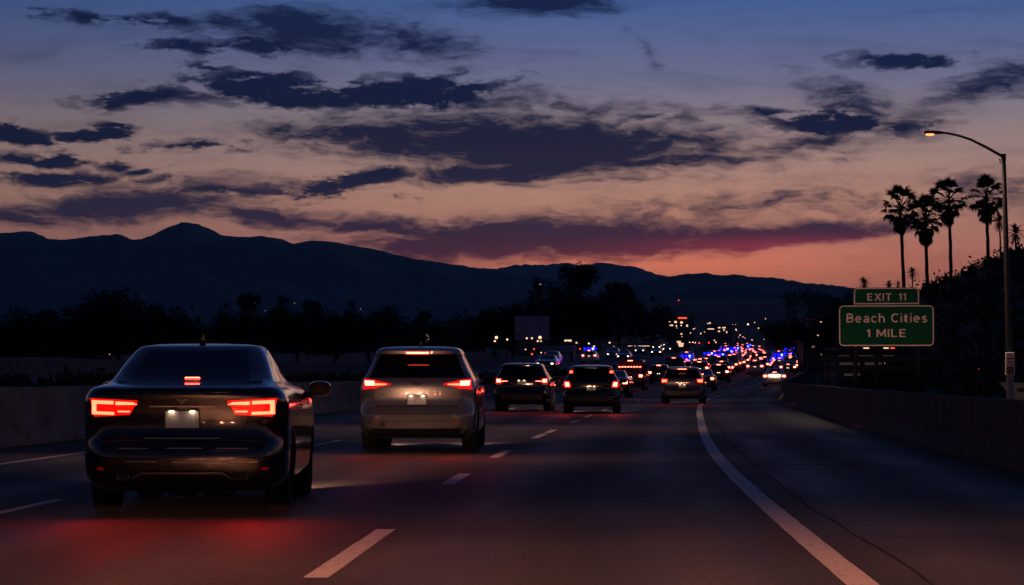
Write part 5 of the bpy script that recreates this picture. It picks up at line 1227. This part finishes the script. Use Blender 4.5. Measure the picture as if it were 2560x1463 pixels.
# buildings with lit windows and far lamps
def building(label, px0, px1, py_top, d, m='wall_dark', depth=8, wins=(), group=None, sign=None, roof=True):
    P = F/d; x0, x1 = (px0-1280)/P, (px1-1280)/P; xm = (x0+x1)/2; g = min(ground_z(x0, d), ground_z(x1, d))-.3; zt = HC+(HOR-py_top)/P; W_ = x1-x0; h = zt-g
    t = thing('building', label, 'building', (xm, d, g), 0, group); mb = MB(); mb.box((0, depth/2, h/2), (W_, depth, h)); mb.build('wall', m, t)
    if roof: mb = MB(); mb.box((0, depth/2, h+.12), (W_+.7, depth+.7, .24)); mb.build('roof', 'roof_dark', t)
    for (a, b, c_, e, lit) in wins:       # pixel rectangles
        w, hh = (b-a)/P, (e-c_)/P; x = ((a+b)/2-1280)/P-xm; z = HC+(HOR-(c_+e)/2)/P-g
        mb = MB(); mb.box((x, -.03, z), (w+.14, .08, hh+.14)); f = mb.build('window', 'trim_grey', t); mb = MB(); mb.box((x, -.075, z), (w, .02, hh)); mb.build('pane', lit, f)
    if sign: a, b, c_, e = sign; mb = MB(); mb.box((((a+b)/2-1280)/P-xm, -.15, HC+(HOR-(c_+e)/2)/P-g), ((b-a)/P, .25, (e-c_)/P)); mb.build('lit_sign', 'red_sign', t)
    return t
W = 'far_window'
building('flat-roofed building with a red lit sign left of the freeway top', 1668, 1735, 792, 900, wins=[(1672, 1677, 802, 806, W), (1686, 1692, 803, 808, W), (1701, 1707, 804, 809, W), (1658+16, 1683, 812, 815, W), (1716, 1720, 812, 817, W)], sign=(1695, 1717, 793.5, 797))
building('dark building with a row of warm windows behind the lanes', 1766, 1830, 815, 760, wins=[(1769, 1785, 821.5, 824, W), (1795, 1801, 818, 821, W), (1806, 1814, 818, 821, W), (1795, 1800, 827, 830, W), (1808, 1812, 824, 827, W)])
building('low building with three stacked bright windows at the left of the jam', 1686, 1722, 848, 470, wins=[(1692, 1702, 853, 857, W), (1695, 1709, 858, 862, W), (1697, 1708, 863, 867, W)])
building('long low ramp wall with its lit top edge as a glowing strip, left of the jam', 1560, 1690, 862, 520, wins=[(1570, 1640, 864.5, 866, W), (1646, 1654, 857+6, 866, W)])  # long glowing pane stands in for light along the ramp wall's top
building('pale block building left of the exit sign', 2022, 2040, 795, 330, 'wall_pale', 7, wins=[(2025, 2037, 822, 834, 'pane_dark')])
building('flat dark building behind the left edge of the exit sign', 2040, 2100, 800, 345, 'wall_pale', 8, wins=[(2049, 2056, 804, 808, W), (2068, 2090, 812, 828, 'pane_dark'), (2046, 2062, 814, 826, 'pane_dark')])
building('low dark shed below the pale block building', 2008, 2062, 856, 300, 'wall_dark', 6, wins=[(2012, 2020, 862, 872, 'pane_dark'), (2030, 2036, 866, 870, W)])
building('low building with a bright sign strip left of the blue light', 1408, 1450, 846, 520, wins=[(1411, 1429, 849.5, 854, W), (1439, 1447, 855.5, 859, W)])
building('small house with one lit window by the silver hatchback', 1055, 1085, 832, 420, wins=[(1064, 1071, 836, 842, W), (1065, 1073, 847, 855, W)])
building('low dark house behind the lamps under the billboard', 1296, 1372, 850, 430, wins=[(1342, 1347, 851, 855, W), (1350, 1354, 851, 855, W)])
building('low roadside shop glimpsed under the sign rails', 2090, 2330, 868, 160, 'wall_dark', 6, wins=[(2158, 2172, 869, 872, W), (2208, 2221, 869, 872, W), (2226, 2236, 869, 872, 'red_sign'), (2086+10, 2122, 888.2, 890.4, 'rail_backglow'), (2146, 2182, 888.2, 890.4, 'rail_backglow'), (2188, 2196, 888.8, 890.2, W), (2206, 2268, 888.2, 890.4, 'rail_backglow'), (2262+10, 2282, 888.2, 890.4, 'red_sign'), (2098, 2148, 906.5, 912.5, 'rail_backglow'), (2160, 2204, 906.5, 912.5, 'rail_backglow'), (2236, 2288, 906.5, 912.5, 'rail_backglow'), (2310, 2328, 906.5, 912.5, 'rail_backglow'), (2194, 2290, 943, 953, 'rail_backglow'), (2110, 2150, 934, 940, 'rail_backglow')], roof=False)  # the dim panes are glowing strips added so the rails show
def far_lamp(px, py, d, r=.22, m='far_lamp', label='small warm street light in the dark town', group='small town lights', cat='street lamp'):
    x = (px-1280)/F*d; g = ground_z(x, d); z = HC+(HOR-py)/F*d-g
    t = thing('town_lamp', label, cat, (x, d, g), 0, group); mb = MB(); z = max(z, 1.5); r *= .72
    mb.tube([(0, 0, -.3), (0, 0, z)], [.10, .06], 6); mb.tube([(0, 0, z), (.5, 0, z+.3)], .04, 5); mb.build('pole', 'dark_steel', t)
    mb = MB(); n = 10
    mb.loft([[(r*k*math.cos(a), r*k*math.sin(a), z+r*h) for a in [2*math.pi*i/n for i in range(n)]] for k, h in ((.5, -.85), (.95, -.3), (.95, .3), (.5, .85))]); mb.build('lamp', m, t, True)
    return t
for px, py, d, r in [(1674, 803, 880, .25), (1689, 805, 880, .4), (1704, 806.5, 880, .36), (1691, 815, 860, .32), (1703, 814, 860, .3), (1717, 815, 860, .3), (1734, 822.5, 820, .25), (1770, 809, 1000, .3), (1775, 808, 1000, .4),
    (1896.6, 821, 800, .32), (1887, 806.5, 900, .22), (1913.6, 797, 1000, .3), (1703.5, 835, 700, .3), (1752, 834, 700, .25), (1817, 830, 720, .25), (1840, 824, 740, .28), (1786, 851, 620, .2), (1732, 856, 600, .22),
    (1724, 856, 600, .2), (1738, 857, 600, .2), (1241, 844, 380, .32), (1237, 853, 380, .2), (1268, 849, 400, .22), (1317, 846, 390, .2), (1330, 846, 390, .2), (1350, 844, 380, .34), (1351, 711, 640, .16), (1474, 802, 640, .2),
    (1504.5, 792, 660, .16), (1472, 859, 500, .25), (1485, 866, 480, .22), (1535, 866, 470, .18), (1524, 857, 480, .24), (683, 845, 330, .16), (275.5, 886.6, 230, .10), (638, 758, 900, .12), (736, 758, 900, .12), (663, 777, 860, .12), (901.5, 773, 880, .12),
    (2360, 888, 150, .09), (2372, 886, 150, .07), (2054, 887, 150, .05), (2212, 909, 150, .05), (1314, 874, 330, .12), (1353, 882, 300, .12), (1880, 850, 620, .2), (1660, 862, 500, .2), (1850, 838, 700, .22), (1640, 828, 700, .18), (1613, 806, 760, .14)]:
    far_lamp(px, py, d, r)
rl_ = random.Random(19)
for _ in range(26):
    py_ = rl_.uniform(806, 860); far_lamp(rl_.uniform(1610, 1925), py_, 560+(862-py_)*7+rl_.uniform(-30, 60), rl_.uniform(.12, .24))
tag(far_lamp(2044, 840, 290, .22), 'bright warm lamp left of the exit sign').pop('group', None)
tag(far_lamp(1870, 811, 780, .42), 'tall pinkish lamp above the centre of the jam').pop('group', None)
for px, py, d, r in [(1697, 751, 1500, .5), (1748, 857.6, 600, .28), (1772, 857, 600, .25), (1335, 873, 330, .14), (1330, 885.5, 300, .16), (1364, 883, 300, .14), (1450, 872.6, 400, .16), (2447, 950, 100, .03)]:
    far_lamp(px, py, d, r, 'red_lamp', 'small red signal light in the dark town', 'small red town lights', 'signal light')

# ------------------------------------------------------------------ evening haze
hz = MB(); hz.box((0, 9500, 640), (26000, 19800+1200, 1480))
hm = bpy.data.materials.new('haze'); hm.use_nodes = True; nt = hm.node_tree
for n in list(nt.nodes): nt.nodes.remove(n)
pv = nt.nodes.new('ShaderNodeVolumePrincipled'); pv.inputs['Color'].default_value = (.26, .72, 1.0, 1); pv.inputs['Density'].default_value = 4.3e-5; pv.inputs['Anisotropy'].default_value = 0.0
oo = nt.nodes.new('ShaderNodeOutputMaterial'); nt.links.new(pv.outputs[0], oo.inputs['Volume']); MATS['haze'] = hm
ho = hz.build('haze', 'haze'); tag(ho, 'thin blue evening haze over the valley', kind='stuff')
